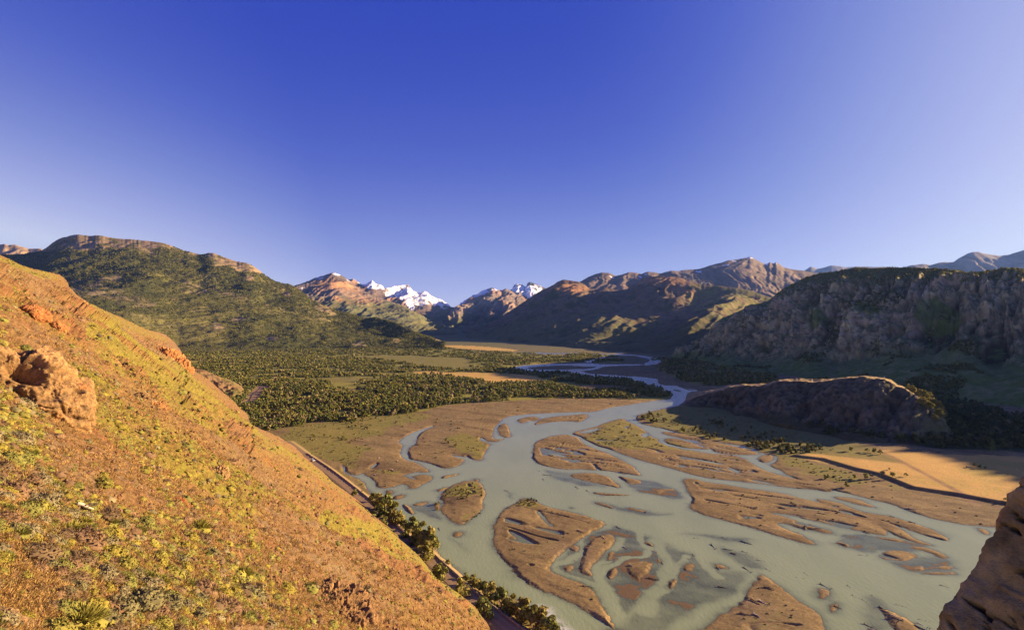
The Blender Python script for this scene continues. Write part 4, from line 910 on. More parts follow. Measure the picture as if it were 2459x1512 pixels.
def scatter(name, tpls, pos, size, col, mat, label, seed=0, zs=None, tilt=None, kind='stuff', smooth=False):
    rr = np.random.default_rng(seed); n = len(pos)
    if n == 0: return None
    pos = np.asarray(pos); size = np.asarray(size); col = np.asarray(col); which = rr.integers(0, len(tpls), n)
    zs = np.ones(n) if zs is None else zs
    VV = []; FF = []; CC = []; o = 0
    for t, (tv, tf, tn) in enumerate(tpls):
        k = np.nonzero(which == t)[0]
        if len(k) == 0: continue
        a = rr.uniform(0, 2 * math.pi, len(k)); ca, sa = np.cos(a), np.sin(a)
        x = tv[None, :, 0] * ca[:, None] - tv[None, :, 1] * sa[:, None]
        y = tv[None, :, 0] * sa[:, None] + tv[None, :, 1] * ca[:, None]
        z = np.repeat(tv[None, :, 2], len(k), 0) * zs[k][:, None]
        P = np.stack([x, y, z], -1) * size[k][:, None, None]
        if tilt is not None: P = P @ np.asarray(tilt).T
        P = P + pos[k][:, None, :]
        VV.append(P.reshape(-1, 3)); CC.append((col[k][:, None, :] * tn[None, :, None]).reshape(-1, 3))
        FF.append((tf[None] + (np.arange(len(k)) * len(tv))[:, None, None]).reshape(-1, 4) + o); o += len(k) * len(tv)
    ob = mk(name, np.vstack(VV), np.vstack(FF), mat, np.vstack(CC), smooth=smooth)
    return tag(ob, label, kind=kind)

# -- woodland: sample the picture plane evenly, keep what falls on the wood
LEAFC = np.array([[.115, .115, .026], [.09, .10, .028], [.15, .135, .035], [.17, .15, .06], [.075, .088, .024], [.20, .17, .085]]) * 1.85
def leafcol(n, rr, p=(.3, .25, .2, .08, .12, .05)):
    return LEAFC[rr.choice(6, n, p=p)] * rr.uniform(.8, 1.25, (n, 1))
def grid_val(arr, x, y):                               # nearest sheet value at world x, y
    py = YH + H * F / np.maximum(y, 20); px = CX + x / y * F
    r = np.clip(np.searchsorted(RY, py), 0, nR - 1); c = np.clip(np.searchsorted(RX, px), 0, nC - 1)
    return arr.reshape(nR, nC)[r, c]
def wood_points(mask, x0, x1, y0, y1, spacing, rr, thin=0.8):
    nx_ = int((x1 - x0) / spacing); ny_ = int((y1 - y0) / spacing)
    X, Y = np.meshgrid(np.arange(nx_), np.arange(ny_))
    X = x0 + (X.ravel() + rr.uniform(0, 1, X.size)) * spacing; Y = y0 + (Y.ravel() + rr.uniform(0, 1, Y.size)) * spacing
    px = CX + X / Y * F
    ok = (px > -80) & (px < 2540) & (grid_val(mask, X, Y) > 0.5) & (rr.uniform(0, 1, len(X)) < thin)
    X, Y = X[ok], Y[ok]
    return np.stack([X, Y, grid_val(gz, X, Y)], -1)
rr = np.random.default_rng(5)
gap = fbm(np.stack([gx / 46, gy / 30, z0 + .5], -1), 4, 301); gap = np.where(gy > 620, gap - .16 * ss(620, 1000, gy), gap)
mFw = np.where((fo > 0) & (d > 2) & (gap > -0.22) & (dr2 > 8), 1.0, 0.0); mDw = np.where(dw > 0, 1.0, 0.0)
tN = [tpl_crown(7, 120, .17, s, low=.02) for s in range(5)]
tM = [tpl_crown(5, 46, .30, 20 + s, low=0.0) for s in range(5)]
tL = [tpl_crown(4, 18, .50, 40 + s, low=-.05) for s in range(4)]
near_w = wood_points(mFw, -700, 700, 440, 900, 3.9, rr, .85)
mid_w = wood_points(mFw, -1600, 1200, 900, 1500, 5.4, rr, .72)
far_w = wood_points(mFw, -2400, 1500, 1500, 2700, 8.0, rr, .66)
order = np.argsort(near_w[:, 1]); near_w = near_w[order]
vis = near_w[:, 0] / near_w[:, 1] * F + CX
# hillside hides some of the nearest ones
hidden = (YH + (H - near_w[:, 2] - 6) / near_w[:, 1] * F) > np.interp(vis, hx, hS)
near_w = near_w[~hidden]
IND_TREES = near_w[:270]; near_rest = near_w[270:]
scatter('woodland', tN, near_rest, rr.uniform(2.4, 6.6, len(near_rest)), leafcol(len(near_rest), rr) * 1.1, M_leaf, 'dense low woodland across the left side of the valley floor', 11)
scatter('woodland', tM, mid_w, rr.uniform(2.6, 6.0, len(mid_w)), leafcol(len(mid_w), rr), M_leaf, 'woodland farther back between the clearings', 12)
scatter('woodland', tL, far_w, rr.uniform(4.0, 7.5, len(far_w)), leafcol(len(far_w), rr), M_leaf, 'far woodland below the mountains', 13, zs=np.full(len(far_w), .65))
dk_w = wood_points(mDw, 100, 640, 300, 640, 5.5, rr, .9)
dk_w = dk_w[(sdf(dk_w[:, 0], dk_w[:, 1], gpoly(FIELD), 20) < 0) | (dk_w[:, 1] > 395)]
scatter('woodland', tN, dk_w, rr.uniform(4.5, 8.5, len(dk_w)), leafcol(len(dk_w), rr, (.2, .3, .1, .05, .35, 0.)) * .55, M_leaf, 'dark shaded wood at the foot of the rocky knoll', 14)  # leaf colours scaled down to paint in the wood's shade
print('woods', len(near_rest), len(mid_w), len(far_w), len(dk_w))
# -- trees clothing the left mountain and the slopes opposite
def slope_points(P, N, mask, n, rr, step_px=2.0):
    idx = np.nonzero(mask.ravel())[0]; k = rr.choice(idx, n)
    return P.reshape(-1, 3)[k]
fm1 = fbm(rd(P1.reshape(-1, 3), 45, 45, 45), 4, 72)
bare1 = (bpy.data.objects['mountain'].data.color_attributes['col'])
cbuf = np.empty(len(P1.reshape(-1, 3)) * 4, np.float32); bare1.data.foreach_get('color', cbuf); cbuf = cbuf.reshape(-1, 4)
msk = ((cbuf[:, 0] < 0.16) & (V1.ravel() > 0.0) & (V1.ravel() < 2.0) & (PX1.ravel() > -30))
msk &= (PY1.ravel() < np.interp(PX1.ravel(), hx, hS) + 6)
rr = np.random.default_rng(6)
idx = np.nonzero(msk)[0]; k = rr.choice(idx, 42000)
pp = P1.reshape(-1, 3)[k] + rr.normal(0, 2.5, (len(k), 3)) * np.array([1, 1, .2]); pp[:, 2] -= 1.5
tS = [tpl_crown(3, 9, .62, 60 + s, low=-.1) for s in range(4)]
scatter('mountain_forest', tS, pp, rr.uniform(2.4, 4.8, len(k)) * np.clip(pp[:, 1] / 2600, .6, 1.2), (leafcol(len(k), rr) * .45 + np.array([.07, .072, .018])), M_leaf, 'forest cloaking the broad left mountain', 15)
# -- scrub on the lip and ledges of the cliff
msk = (VC.ravel() > 1.97) & (VC.ravel() < 3.25) & (PXC.ravel() > 1860) & (NC.reshape(-1, 3)[:, 2] > .45) & (PXC.ravel() < 2600)
idx = np.nonzero(msk)[0]
if len(idx):
    k = rr.choice(idx, 3500); pp = PC.reshape(-1, 3)[k].copy(); pp[:, 2] -= .8
    scatter('cliff_top_scrub', tM, pp, rr.uniform(1.8, 3.6, len(k)), leafcol(len(k), rr, (.3, .2, .3, .1, .05, .05)) * 1.0, M_leaf, 'green scrub growing along the lip of the cliff', 16)
gmk = (VC.ravel() > .02) & (VC.ravel() < 1.9) & (fbm(rd(PC.reshape(-1, 3), 60, 60, 60), 3, 305) > .22) & (NC.reshape(-1, 3)[:, 2] > .35) & (PXC.ravel() < 2600)
idx = np.nonzero(gmk)[0]; k = rr.choice(idx, 5000); pp = PC.reshape(-1, 3)[k].copy(); pp[:, 2] -= .6
scatter('cliff_scrub', tL, pp, rr.uniform(1.2, 3.4, len(k)), leafcol(len(k), rr, (.2, .3, .1, .05, .35, 0.)) * .8, M_leaf, 'dark bushes on the ledges and scree of the cliff', 17)

# ---------------------------------------------------------------- individual trees and bushes
def tube(path, rad, n=7):
    path = np.asarray(path, float); t = np.gradient(path, axis=0); t /= np.linalg.norm(t, axis=1, keepdims=True) + 1e-9
    ref = np.array([.3, .9, .2]); V_ = []
    for p, d_, r in zip(path, t, rad):
        a = np.cross(d_, ref); a /= np.linalg.norm(a) + 1e-9; b = np.cross(d_, a)
        for k in range(n):
            q = 2 * math.pi * k / n; V_.append(p + r * (math.cos(q) * a + math.sin(q) * b))
    m = len(path); i = np.arange(m * n).reshape(m, n); j = np.roll(i, -1, 1)
    f = np.stack([i[:-1], j[:-1], j[1:], i[1:]], -1).reshape(-1, 4)
    V_ = np.array(V_); c0 = len(V_); V_ = np.vstack([V_, path[-1:] + t[-1:] * rad[-1], path[:1] - t[:1] * rad[0] * .3])
    cap = np.stack([i[-1], j[-1], np.full(n, c0), np.full(n, c0)], -1)
    cap = np.array([[i[-1][k], j[-1][k], c0, c0] for k in range(0)], int).reshape(-1, 4)
    for k in range(0, n - 1, 2):                        # quads closing the tip through its end point
        cap = np.vstack([cap, [i[-1][k], i[-1][k + 1], i[-1][(k + 2) % n], c0]])
        cap = np.vstack([cap, [i[0][(k + 2) % n], i[0][k + 1], i[0][k], c0 + 1]])
    return V_, np.vstack([f, cap])
def trunk_mesh(seed, forks=4, h=.62, r=.035, colr=(.16, .13, .10)):
    rr = np.random.default_rng(seed); vs = []; fs = []; o = 0
    lean = rr.normal(0, .05, 2)
    main = [(0, 0, -.03), (lean[0] * .3, lean[1] * .3, h * .3), (lean[0], lean[1], h * .65), (lean[0] * 1.6, lean[1] * 1.6, h)]
    parts = [(main, [r * 1.25, r, r * .75, r * .35])]
    for k in range(forks):
        a = rr.uniform(0, 2 * math.pi); z = rr.uniform(.18, .5) * h / .62; L = rr.uniform(.2, .34)
        b0 = np.array([lean[0] * z / h, lean[1] * z / h, z])
        parts.append(([b0, b0 + [math.cos(a) * L * .5, math.sin(a) * L * .5, L * .35], b0 + [math.cos(a) * L, math.sin(a) * L, L * .85]], [r * .55, r * .4, r * .18]))
    for p, ra in parts:
        v, f = tube(p, ra, 6); vs.append(v); fs.append(f + o); o += len(v)
    v = np.vstack(vs); c = np.repeat(np.array([colr]), len(v), 0)
    return mk('trunk', v, np.vstack(fs), M_bark, c, link=False)
def crown_mesh(t, col, name='crown', mat=None, smooth=False):
    v, f, tn = t
    return mk(name, v, f, mat or M_leaf, np.asarray(col)[None] * tn[:, None], smooth=smooth, link=False)
def place(name, meshes, loc, size, rz, label, cat, group=None, zs=1.0, tilt=None):
    o = bpy.data.objects.new(name, None) if len(meshes) > 1 else bpy.data.objects.new(name, meshes[0][1])
    COL.objects.link(o); o.location = loc
    if tilt is not None:
        o.rotation_mode = 'QUATERNION'; o.rotation_quaternion = tilt @ Matrix.Rotation(rz, 3, 'Z').to_quaternion()
    else: o.rotation_euler = (0, 0, rz)
    o.scale = (size, size, size * zs)
    tag(o, label, cat, group)
    if len(meshes) > 1:
        for pn, me in meshes:
            c = bpy.data.objects.new(pn, me); COL.objects.link(c); c.parent = o
    return o
R_ = random.Random(3)
beech = [[('trunk', trunk_mesh(400 + s)), ('crown', crown_mesh(tpl_crown(7, 150, .15, 500 + s, low=.06), LEAFC[s % 6] * 1.05))] for s in range(7)]
for x, y, z in IND_TREES:
    v = beech[R_.randrange(7)]
    place('beech_tree', v, (x, y, z), R_.uniform(3.6, 6.4), R_.uniform(0, 6.28), 'small dense beech at the near edge of the wood', 'tree', 'trees along the near edge of the wood', R_.uniform(.8, 1.1))
# trees beside the road, each told apart by its place along it
big = [[('trunk', trunk_mesh(420 + s, 6)), ('crown', crown_mesh(tpl_crown(14, 900, .075, 520 + s, low=.04), np.array(LEAFC[[0, 2, 1, 0, 2][s]]) * [1.1, 1.05, 1.0]))] for s in range(5)]
ROADTREES = [('5', 722, 735, 5, 'round green tree where the river first touches the road bank'), ('5', 762, 775, 7.5, 'broad olive tree leaning over the road shade, upstream end of the row'), ('5', 800, 812, 8.0, 'dense tree with a brown tinged crown in the upstream roadside row'), ('5', 838, 845, 7.5, 'dark tree in the middle of the upstream roadside row'),
 ('5', 872, 872, 6.5, 'downstream-most tall tree of the upstream roadside row'), ('5', 912, 885, 4.2, 'low light green bush after the upstream row of trees'), ('5', 940, 905, 4.0, 'small light green bush on the bank between the two tree rows'),
 ('5', 968, 945, 7.0, 'first tree of the second roadside row, its shadow across the road'), ('5', 1012, 985, 7.5, 'large dark tree in the second roadside row'), ('5', 1050, 1015, 8.0, 'tallest spreading tree of the second roadside row'), ('5', 1085, 1035, 6.5, 'green tree at the water edge of the second roadside row'),
 ('5', 1040, 1100, 7.0, 'dark green tree on the hill side of the road opposite the second row'), ('5', 720, 860, 5.5, 'low olive tree on the hill side of the road below the upstream row'), ('5', 790, 905, 5.0, 'grey green thicket at the hill side of the road by the first shadow'),
 ('5', 985, 1195, 5.5, 'grey tinged bush where the yellow slope meets the road'), ('5', 1130, 1225, 6.0, 'spreading bush at the foot of the yellow slope beside the road'), ('5', 1270, 1320, 5.5, 'brownish bush on the hill side of the lower road'), ('5', 1400, 1440, 5.0, 'thin brown bush at the hill side near the bottom of the road'),
 ('5', 1290, 1205, 3.0, 'small bush behind the roadside wall where the bank narrows'), ('5', 1345, 1245, 4.5, 'first bush of the lower riverside thicket'), ('5', 1395, 1275, 5.0, 'second bush of the lower riverside thicket, dark olive'), ('5', 1450, 1310, 5.5, 'broad bush of the lower riverside thicket with a bare twiggy top'),
 ('5', 1510, 1350, 6.0, 'rounded olive tree in the lower riverside thicket'), ('5', 1570, 1390, 5.5, 'yellow green tree in the lower riverside thicket'), ('5', 1630, 1425, 6.5, 'full green tree where the river runs white beside the thicket'), ('5', 1690, 1460, 6.5, 'bright green tree near the foot of the lower thicket'),
 ('5', 1740, 1500, 6.5, 'green tree at the very bottom of the lower thicket'), ('5', 1800, 1545, 6.0, 'last tree of the lower thicket before the frame ends'), ('5', 612, 690, 3.2, 'lone dark bush on the hill edge of the upper road'), ('5', 1180, 1105, 2.2, 'tiny bush on the river side of the wall')]
for k, (r, x, y, h, lab) in enumerate(ROADTREES):
    p = T(r, [(x, y)])[0]; q = G(p[0], p[1], 1.5); z = ground_z(q[0], q[1])
    place('roadside_tree', big[k % 5], (q[0], q[1], z - .1), h * 1.35, R_.uniform(0, 6.28), lab, 'tree', 'trees along the valley road', R_.uniform(.75, .95) if h > 4 else .7)
# bushes along the right bank, lit from the side
bushv = [[('bush', crown_mesh(tpl_crown(6, 160, .15, 540 + s, low=-.06, flat=.75), np.array([[.16, .155, .03], [.12, .13, .03], [.20, .17, .05], [.10, .115, .03]][s]), 'bush'))] for s in range(4)]
def strip(poly, n, h0, h1, label, name='bank_bush', cat='bush', group='bushes along the right bank', seed=1, zsc=.8):
    rr = np.random.default_rng(seed); P = gpoly(poly); a, b = P.min(0), P.max(0); k = 0; tries = 0
    while k < n and tries < 6000:
        tries += 1
        # even in the picture
        pv = rr.uniform(poly.min(0), poly.max(0)); q = G(pv[0], pv[1], .6)
        if sdf(np.array([q[0]]), np.array([q[1]]), P, 5)[0] < 0: continue
        place(name, bushv[int(rr.integers(0, 4))], (q[0], q[1], ground_z(q[0], q[1]) - .1), rr.uniform(h0, h1), rr.uniform(0, 6.28), label, cat, group, zsc * rr.uniform(.85, 1.15)); k += 1
strip(TS('6 950,215 1010,192 1080,200 1085,245 1010,250 960,235'), 14, 3.0, 5.5, 'sunlit yellow-green bush on the right bank corner', seed=1, group='bushes on the right bank corner')
strip(TS('6 1100,225 1220,235 1215,255 1110,250'), 9, 2.5, 4.0, 'yellow-green bush in the short row behind the corner', seed=2, group='bushes behind the bank corner')
strip(TS('6 1200,270 1320,275 1400,318 1500,335 1490,365 1380,345 1290,318 1200,295'), 22, 2.5, 4.6, 'bush in the dark green row lining the right bank', seed=3, group='bushes lining the right bank')
strip(TS('6 1560,330 1660,345 1900,400 1900,440 1780,430 1640,400'), 36, 2.5, 5.0, 'olive bush in the belt between meadow and braids', seed=4, group='bushes between meadow and braids')
strip(TS('7 200,340 330,335 480,370 620,390 660,430 560,445 430,430 300,390'), 40, 2.5, 5.0, 'sunlit bush by the corner of the dry field', seed=5, group='bushes at the corner of the dry field')
strip(TS('6 1360,225 1500,245 1700,290 1900,360 1880,390 1650,330 1480,290'), 30, 2.0, 4.0, 'dark bush dotting the shaded meadow', seed=6, group='bushes dotting the shaded meadow')
strip(TS('7 0,225 90,250 90,275 0,260'), 8, 2.5, 4.5, 'dark bush at the river edge of the meadow', seed=7, group='bushes at the meadow edge')
strip(TS('7 560,400 850,390 850,425 660,440'), 12, 2.2, 4.2, 'small lit tree at the back of the dry field', 'field_edge_tree', 'tree', 'small trees at the back of the field', seed=8, zsc=1.0)
strip(TS('5 350,332 620,348 620,366 350,350'), 14, 1.6, 3.2, 'dark bush in the row across the left grassland', seed=21, group='bush row on the left grassland')
strip(TS('5 500,225 690,245 720,300 560,290'), 20, 1.6, 3.4, 'bush scattered before the wood on the left grassland', seed=22, group='bushes before the wood')
strip(TS('5 470,240 640,200 900,190 960,200 700,240 520,262'), 26, 1.8, 3.6, 'bush along the sandy edge of the wood', seed=23, group='bushes along the sandy wood edge')
strip(TS('5 1160,345 1245,392 1225,405 1150,360'), 7, 1.4, 3.0, 'green bush on the grassy tongue beside the side channel', seed=24, group='bushes on the grassy tongue')
strip(TS('5 1150,690 1220,650 1330,605 1390,640 1400,700 1290,715 1180,740'), 34, .9, 2.0, 'low bush on the leaf-shaped island', seed=25, group='bushes on the leaf-shaped island')
strip(TS('6 200,722 290,700 365,728 340,752 230,760'), 12, 1.0, 2.2, 'yellow-green bush at the head of the big lower bar', seed=26, group='bushes at the head of the lower bar')
strip(TS('5 1290,845 1370,790 1385,800 1270,870'), 9, .8, 1.6, 'low yellow bush on the tail of the leaf-shaped island', seed=27, group='bushes on the island tail')
strip(TS('5 1095,735 1135,730 1130,780 1102,775'), 4, 1.2, 2.2, 'bush on the tiny islet beside the leaf-shaped island', seed=28, group='bushes on the tiny islet')
# lone trees in the dry field and along its bank
smalltree = [[('trunk', trunk_mesh(440 + s, 4, .6, .04)), ('crown', crown_mesh(tpl_crown(6, 260, .12, 560 + s, low=.22), LEAFC[[0, 3, 2][s]] * 1.1))] for s in range(3)]
for x, y, h, k, lab in [(160, 600, 2.4, 0, 'tiny green tree on the field bank, farthest from the rock'), (680, 775, 3.2, 0, 'slim green tree growing out of the dark field bank'), (915, 790, 4.6, 0, 'bushy green tree leaning over the dark field bank'), (1040, 770, 2.6, 1, 'small grey-green tree just behind the bushy tree on the field bank'),
        (1280, 755, 4.2, 1, 'pale open tree in the dry field casting two thin shadows'), (1430, 650, 1.6, 0, 'smallest tree in the dry field, beyond the pale one'), (1500, 785, 3.4, 0, 'dark round tree in the dry field over a green patch'), (1790, 785, 2.6, 2, 'small yellow-green tree, nearest to the wheel track'),
        (1240, 320, 3.8, 2, 'lit tree where the wheel track begins'), (1125, 290, 4.2, 0, 'dark tree just left of the start of the wheel track'), (960, 270, 3.4, 2, 'little tree in the grass before the wheel track starts'), (620, 250, 4.0, 0, 'upright green tree at the left back corner of the field')]:
    p = T('b', [(x, y)])[0]; q = G(p[0], p[1], 2.4)
    place('field_tree', smalltree[k], (q[0], q[1], ground_z(q[0], q[1]) - .05), h, R_.uniform(0, 6.28), lab, 'tree', zs=.95)
for k, (x, y, h) in enumerate([(1630, 520, 3.2), (1655, 528, 3.4), (1692, 532, 2.4), (1578, 522, 1.2), (1830, 575, 1.3), (1815, 720, 2.0)]):
    p = T('7', [(x, y)])[0]; q = G(p[0], p[1], 2.0)
    place('field_bush', bushv[k % 4][:1], (q[0], q[1], ground_z(q[0], q[1])), h, k * 1.3, ['dark bush at the left of the clump in the shaded part of the field', 'tallest dark bush of the clump in the shaded part of the field', 'dark bush at the right end of the clump in the field', 'tiny dark bush left of the clump in the shaded field', 'tiny bush close behind the foreground rock in the field', 'lit bush at the field edge beside the foreground rock'][k], 'bush', zs=.8)
for k, (x, y, h, lab) in enumerate([(55, 830, 3.0, 'pair-forming yellow bush at the left of the gravel strip below the field'), (110, 820, 3.2, 'larger yellow bush beside it on the gravel strip below the field'), (375, 880, 1.8, 'small bush halfway along the gravel strip'), (530, 1010, 3.8, 'tall yellow-green bush at the water edge below the field bank'), (240, 790, 1.4, 'dark low bush next to the two yellow bushes on the gravel strip')]):
    p = T('b', [(x, y)])[0]; q = G(p[0], p[1], .9)
    place('bank_bush', bushv[[2, 0, 2, 0, 3][k]], (q[0], q[1], ground_z(q[0], q[1])), h, k * 1.7, lab, 'bush', zs=.85)
# trees on the sunlit shoulder of the knoll
def on_loft(P, PX, PY, x, y):
    dd_ = (PX - x) ** 2 + (PY - y) ** 2; k = int(np.argmin(dd_)); return P.reshape(-1, 3)[k]
PYk = YH + (H - PK[..., 2]) / PK[..., 1] * F; PXk = CX + PK[..., 0] / PK[..., 1] * F
for k, (x, y, h) in enumerate([(1260, 25, 5), (1300, 50, 6), (1340, 70, 7), (1375, 85, 8), (1320, 125, 6), (1350, 155, 6), (1390, 170, 7), (1420, 130, 8), (1415, 200, 6.5), (1450, 150, 7), (1385, 210, 4.5), (1440, 185, 6), (1470, 130, 7), (1290, 110, 4), (1410, 100, 7), (1235, 15, 4)]):
    p = T('7', [(x, y + 14)])[0]; q = on_loft(PK, PXk, PYk, p[0], p[1])
    place('knoll_tree', big[[1, 4, 0][k % 3]], tuple(q - [0, 0, .6]), h * 1.5, k * 1.1, 'bright olive tree on the sunlit knoll shoulder', 'tree', 'trees on the sunlit shoulder of the knoll', .95)
pop = [('trunk', trunk_mesh(470, 3, .8, .02)), ('crown', crown_mesh((lambda t: (t[0] * [.42, .42, 1], t[1], t[2]))(tpl_crown(16, 700, .10, 571, low=.05)), np.array([.13, .17, .035])))]
p = T('7', [(1738, 440)])[0]; q = G(p[0], p[1], 1.5); place('poplar_tree', pop, (q[0], q[1], ground_z(q[0], q[1])), 10.0, 0, 'tall narrow light green tree before the dark wood behind the field', 'tree')
# small plants on the bars: scatter as ground cover
rr = np.random.default_rng(9)
px_ = rr.uniform(560, 2440, 15000); py_ = rr.uniform(930, 1505, 15000); q = G(px_, py_, .6)
g_ = grid_val(pioneer.astype(np.float32), q[:, 0], q[:, 1]) * .5 + grid_val(mG.astype(np.float32), q[:, 0], q[:, 1]) * .55 + .06
dv = grid_val(d, q[:, 0], q[:, 1]); ok = (dv > 1.5) & (rr.uniform(0, 1, len(q)) < g_) & (grid_val(dr.astype(np.float32), q[:, 0], q[:, 1]) > 4) & (grid_val(mO.astype(np.float32), q[:, 0], q[:, 1]) < .5)
q = q[ok]; q[:, 2] = grid_val(gz, q[:, 0], q[:, 1]) - .03
tD = [tpl_dome(14, .55, 80 + s, .55, nb=4) for s in range(4)]
cc0 = np.array([[.17, .145, .05], [.13, .125, .035], [.21, .165, .075]])[rr.integers(0, 3, len(q))] * rr.uniform(.7, 1.2, (len(q), 1))
scatter('bar_scrub', tD, q, rr.uniform(.18, .62, len(q)) * np.clip(q[:, 1] / 260, .8, 2.0), cc0, M_bush, 'low tufts of scrub dotted over the shingle and grass', 18)
print('bar scrub', len(q))

# ---------------------------------------------------------------- plants of the near hillside
UPQ = HN / np.linalg.norm(HN)
lean = Vector((0, 0, 1)).lerp(Vector(UPQ), .55).normalized()
TQ = Vector((0, 0, 1)).rotation_difference(lean)
TM = np.array(TQ.to_matrix())
YG = np.array([[.225, .20, .045], [.26, .215, .042], [.19, .185, .05]]); GG = np.array([[.18, .16, .075], [.22, .185, .10]]); BR = np.array([[.20, .125, .07], [.16, .11, .06]]); OL = np.array([[.26, .235, .05], [.21, .205, .05]])
kinds = {
 'cushion_plant': ([crown_mesh(tpl_dome(520, .085, 600 + s, .62, nb=14, lump=.22, sx=.85), YG[s % 3], 'cushion_plant', M_bush, True) for s in range(6)], 'low domed yellow-green cushion plant on the orange hillside', 'cushion plants on the near hillside', 'cushion plant'),
 'grey_shrub': ([crown_mesh(merge(tpl_dome(760, .10, 620 + s, .75, nb=10, lump=.34), tpl_twig(40, 630 + s, 1.3, .07, .95)), GG[s % 2], 'grey_shrub', M_bush, True) for s in range(4)], 'knobbly grey-green shrub on the orange hillside', 'grey-green shrubs on the near hillside', 'shrub'),
 'brown_shrub': ([crown_mesh(merge(tpl_dome(460, .09, 640 + s, .6, nb=9, lump=.3), tpl_twig(240, 650 + s, 1.4, .02, .98)), BR[s % 2], 'brown_shrub', M_bush, True) for s in range(4)], 'dry brown twiggy shrub on the orange hillside', 'dry brown shrubs on the near hillside', 'shrub'),
 'broom_shrub': ([crown_mesh(merge(tpl_twig(620, 660 + s, 1.0, .024, .95), tpl_dome(60, .2, 670 + s, .45, nb=6)), OL[s % 2], 'broom_shrub', M_bush) for s in range(4)], 'upright olive broom-like shrub on the orange hillside', 'olive brooms on the near hillside', 'shrub')}
rr = np.random.default_rng(12)
cand = []
for _ in range(34000):
    x = rr.uniform(-40, 1260); y = rr.uniform(600, 1540)
    s_ = np.interp(x, hx, hS)
    if y < s_ + 2: continue
    P, r, c = on_hill(x, y)
    g = hgm[r, c]; b = hbm[r, c]
    pr = .25 + .75 * min(1, g * 1.1)
    if b > .5: pr *= .22
    if rr.uniform() > pr: continue
    cand.append((P[0], P[1], P[2], g, P[1]))
cand = np.array(cand)
# biggest in the picture first: these stand as plants of their own
ty = rr.uniform(0, 1, len(cand)) + (cand[:, 3] - .6) * .25
cls = np.where(ty > .36, 0, np.where(ty > .25, 1, np.where(ty > .17, 3, 2)))
rad = np.where(cls == 0, rr.uniform(.10, .5, len(cand)), rr.uniform(.14, .62, len(cand))) * rr.uniform(.5, 1.1, len(cand)) * np.where(rr.uniform(0, 1, len(cand)) < .07, 1.55, .8)
app = rad / cand[:, 4]
names = list(kinds); quota = [230, 60, 50, 40]; taken = np.zeros(len(cand), bool)
for ci, nm in enumerate(names):
    idx = np.nonzero(cls == ci)[0]; idx = idx[np.argsort(-app[idx])][:quota[ci]]; taken[idx] = True
    ms, lab, grp, cat = kinds[nm]
    for i in idx:
        place(nm, [(nm, ms[int(rr.integers(0, len(ms)))])], tuple(cand[i, :3] - UPQ * .06), float(rad[i]), float(rr.uniform(0, 6.28)), lab, cat, grp, float(rr.uniform(.8, 1.15)), TQ)
rest = ~taken; rc_ = cand[rest]; n_ = len(rc_)
pal = [YG, GG, BR, OL]; cl = cls[rest]
colr = np.array([pal[c][int(rr.integers(0, len(pal[c])))] for c in cl]) * rr.uniform(.75, 1.2, (n_, 1))
tH = [tpl_dome(16, .26, 700 + s, .6, nb=6, lump=.3) for s in range(6)] + [merge(tpl_twig(60, 720 + s, 1.1, .06, .9), tpl_dome(10, .3, 725 + s, .4, nb=4)) for s in range(2)]
sz = np.clip(rad[rest], .1, 1.0) * np.clip(rc_[:, 4] / 80, 1.0, 1.7)
scatter('hillside_shrubbery', tH, rc_[:, :3] - UPQ * .05, sz, colr, M_bush, 'low shrubs and cushions all over the orange hillside', 19, tilt=TM, smooth=True)
print('hill plants', n_, taken.sum())
# dry grass and stones
rr = np.random.default_rng(14)
gp = []; st = []
while len(gp) < 13000:
    x = rr.uniform(-40, 1200); y = 620 + 920 * rr.uniform() ** .6
    if y < np.interp(x, hx, hS) + 3: continue
    P, r, c = on_hill(x, y)
    if P[1] > 130: continue
    gp.append(P)
    if rr.uniform() < .55: st.append(on_hill(x + rr.uniform(-9, 9), y + rr.uniform(-9, 9))[0])
gp = np.array(gp); st = np.array(st)
tG = [tpl_twig(16, 740 + s, 1.0, .045, 1.0) for s in range(5)]
scatter('grass', tG, gp, rr.uniform(.12, .30, len(gp)) * np.clip(gp[:, 1] / 35, 1, 2.2), np.array([[.36, .23, .085]]) * rr.uniform(.7, 1.3, (len(gp), 1)), M_bush, 'dry straw tufts between the shrubs', 20, tilt=TM)
def tpl_stone(seed):
    rr = np.random.default_rng(seed); a = np.array([[x, y, z] for x in (-1, 1) for y in (-1, 1) for z in (-1, 1)], float) * rr.uniform(.45, 1, (8, 3))
    return a, np.array([[0, 1, 3, 2], [4, 6, 7, 5], [0, 4, 5, 1], [2, 3, 7, 6], [0, 2, 6, 4], [1, 5, 7, 3]]), np.full(8, 1.)
scatter('stones', [tpl_stone(760 + s) for s in range(8)], st, rr.uniform(.03, .13, len(st)) * np.clip(st[:, 1] / 40, .8, 2.5), np.array([[.30, .16, .09]]) * rr.uniform(.6, 1.25, (len(st), 1)), M_hill, 'loose orange stones on the hillside', 21, tilt=TM)

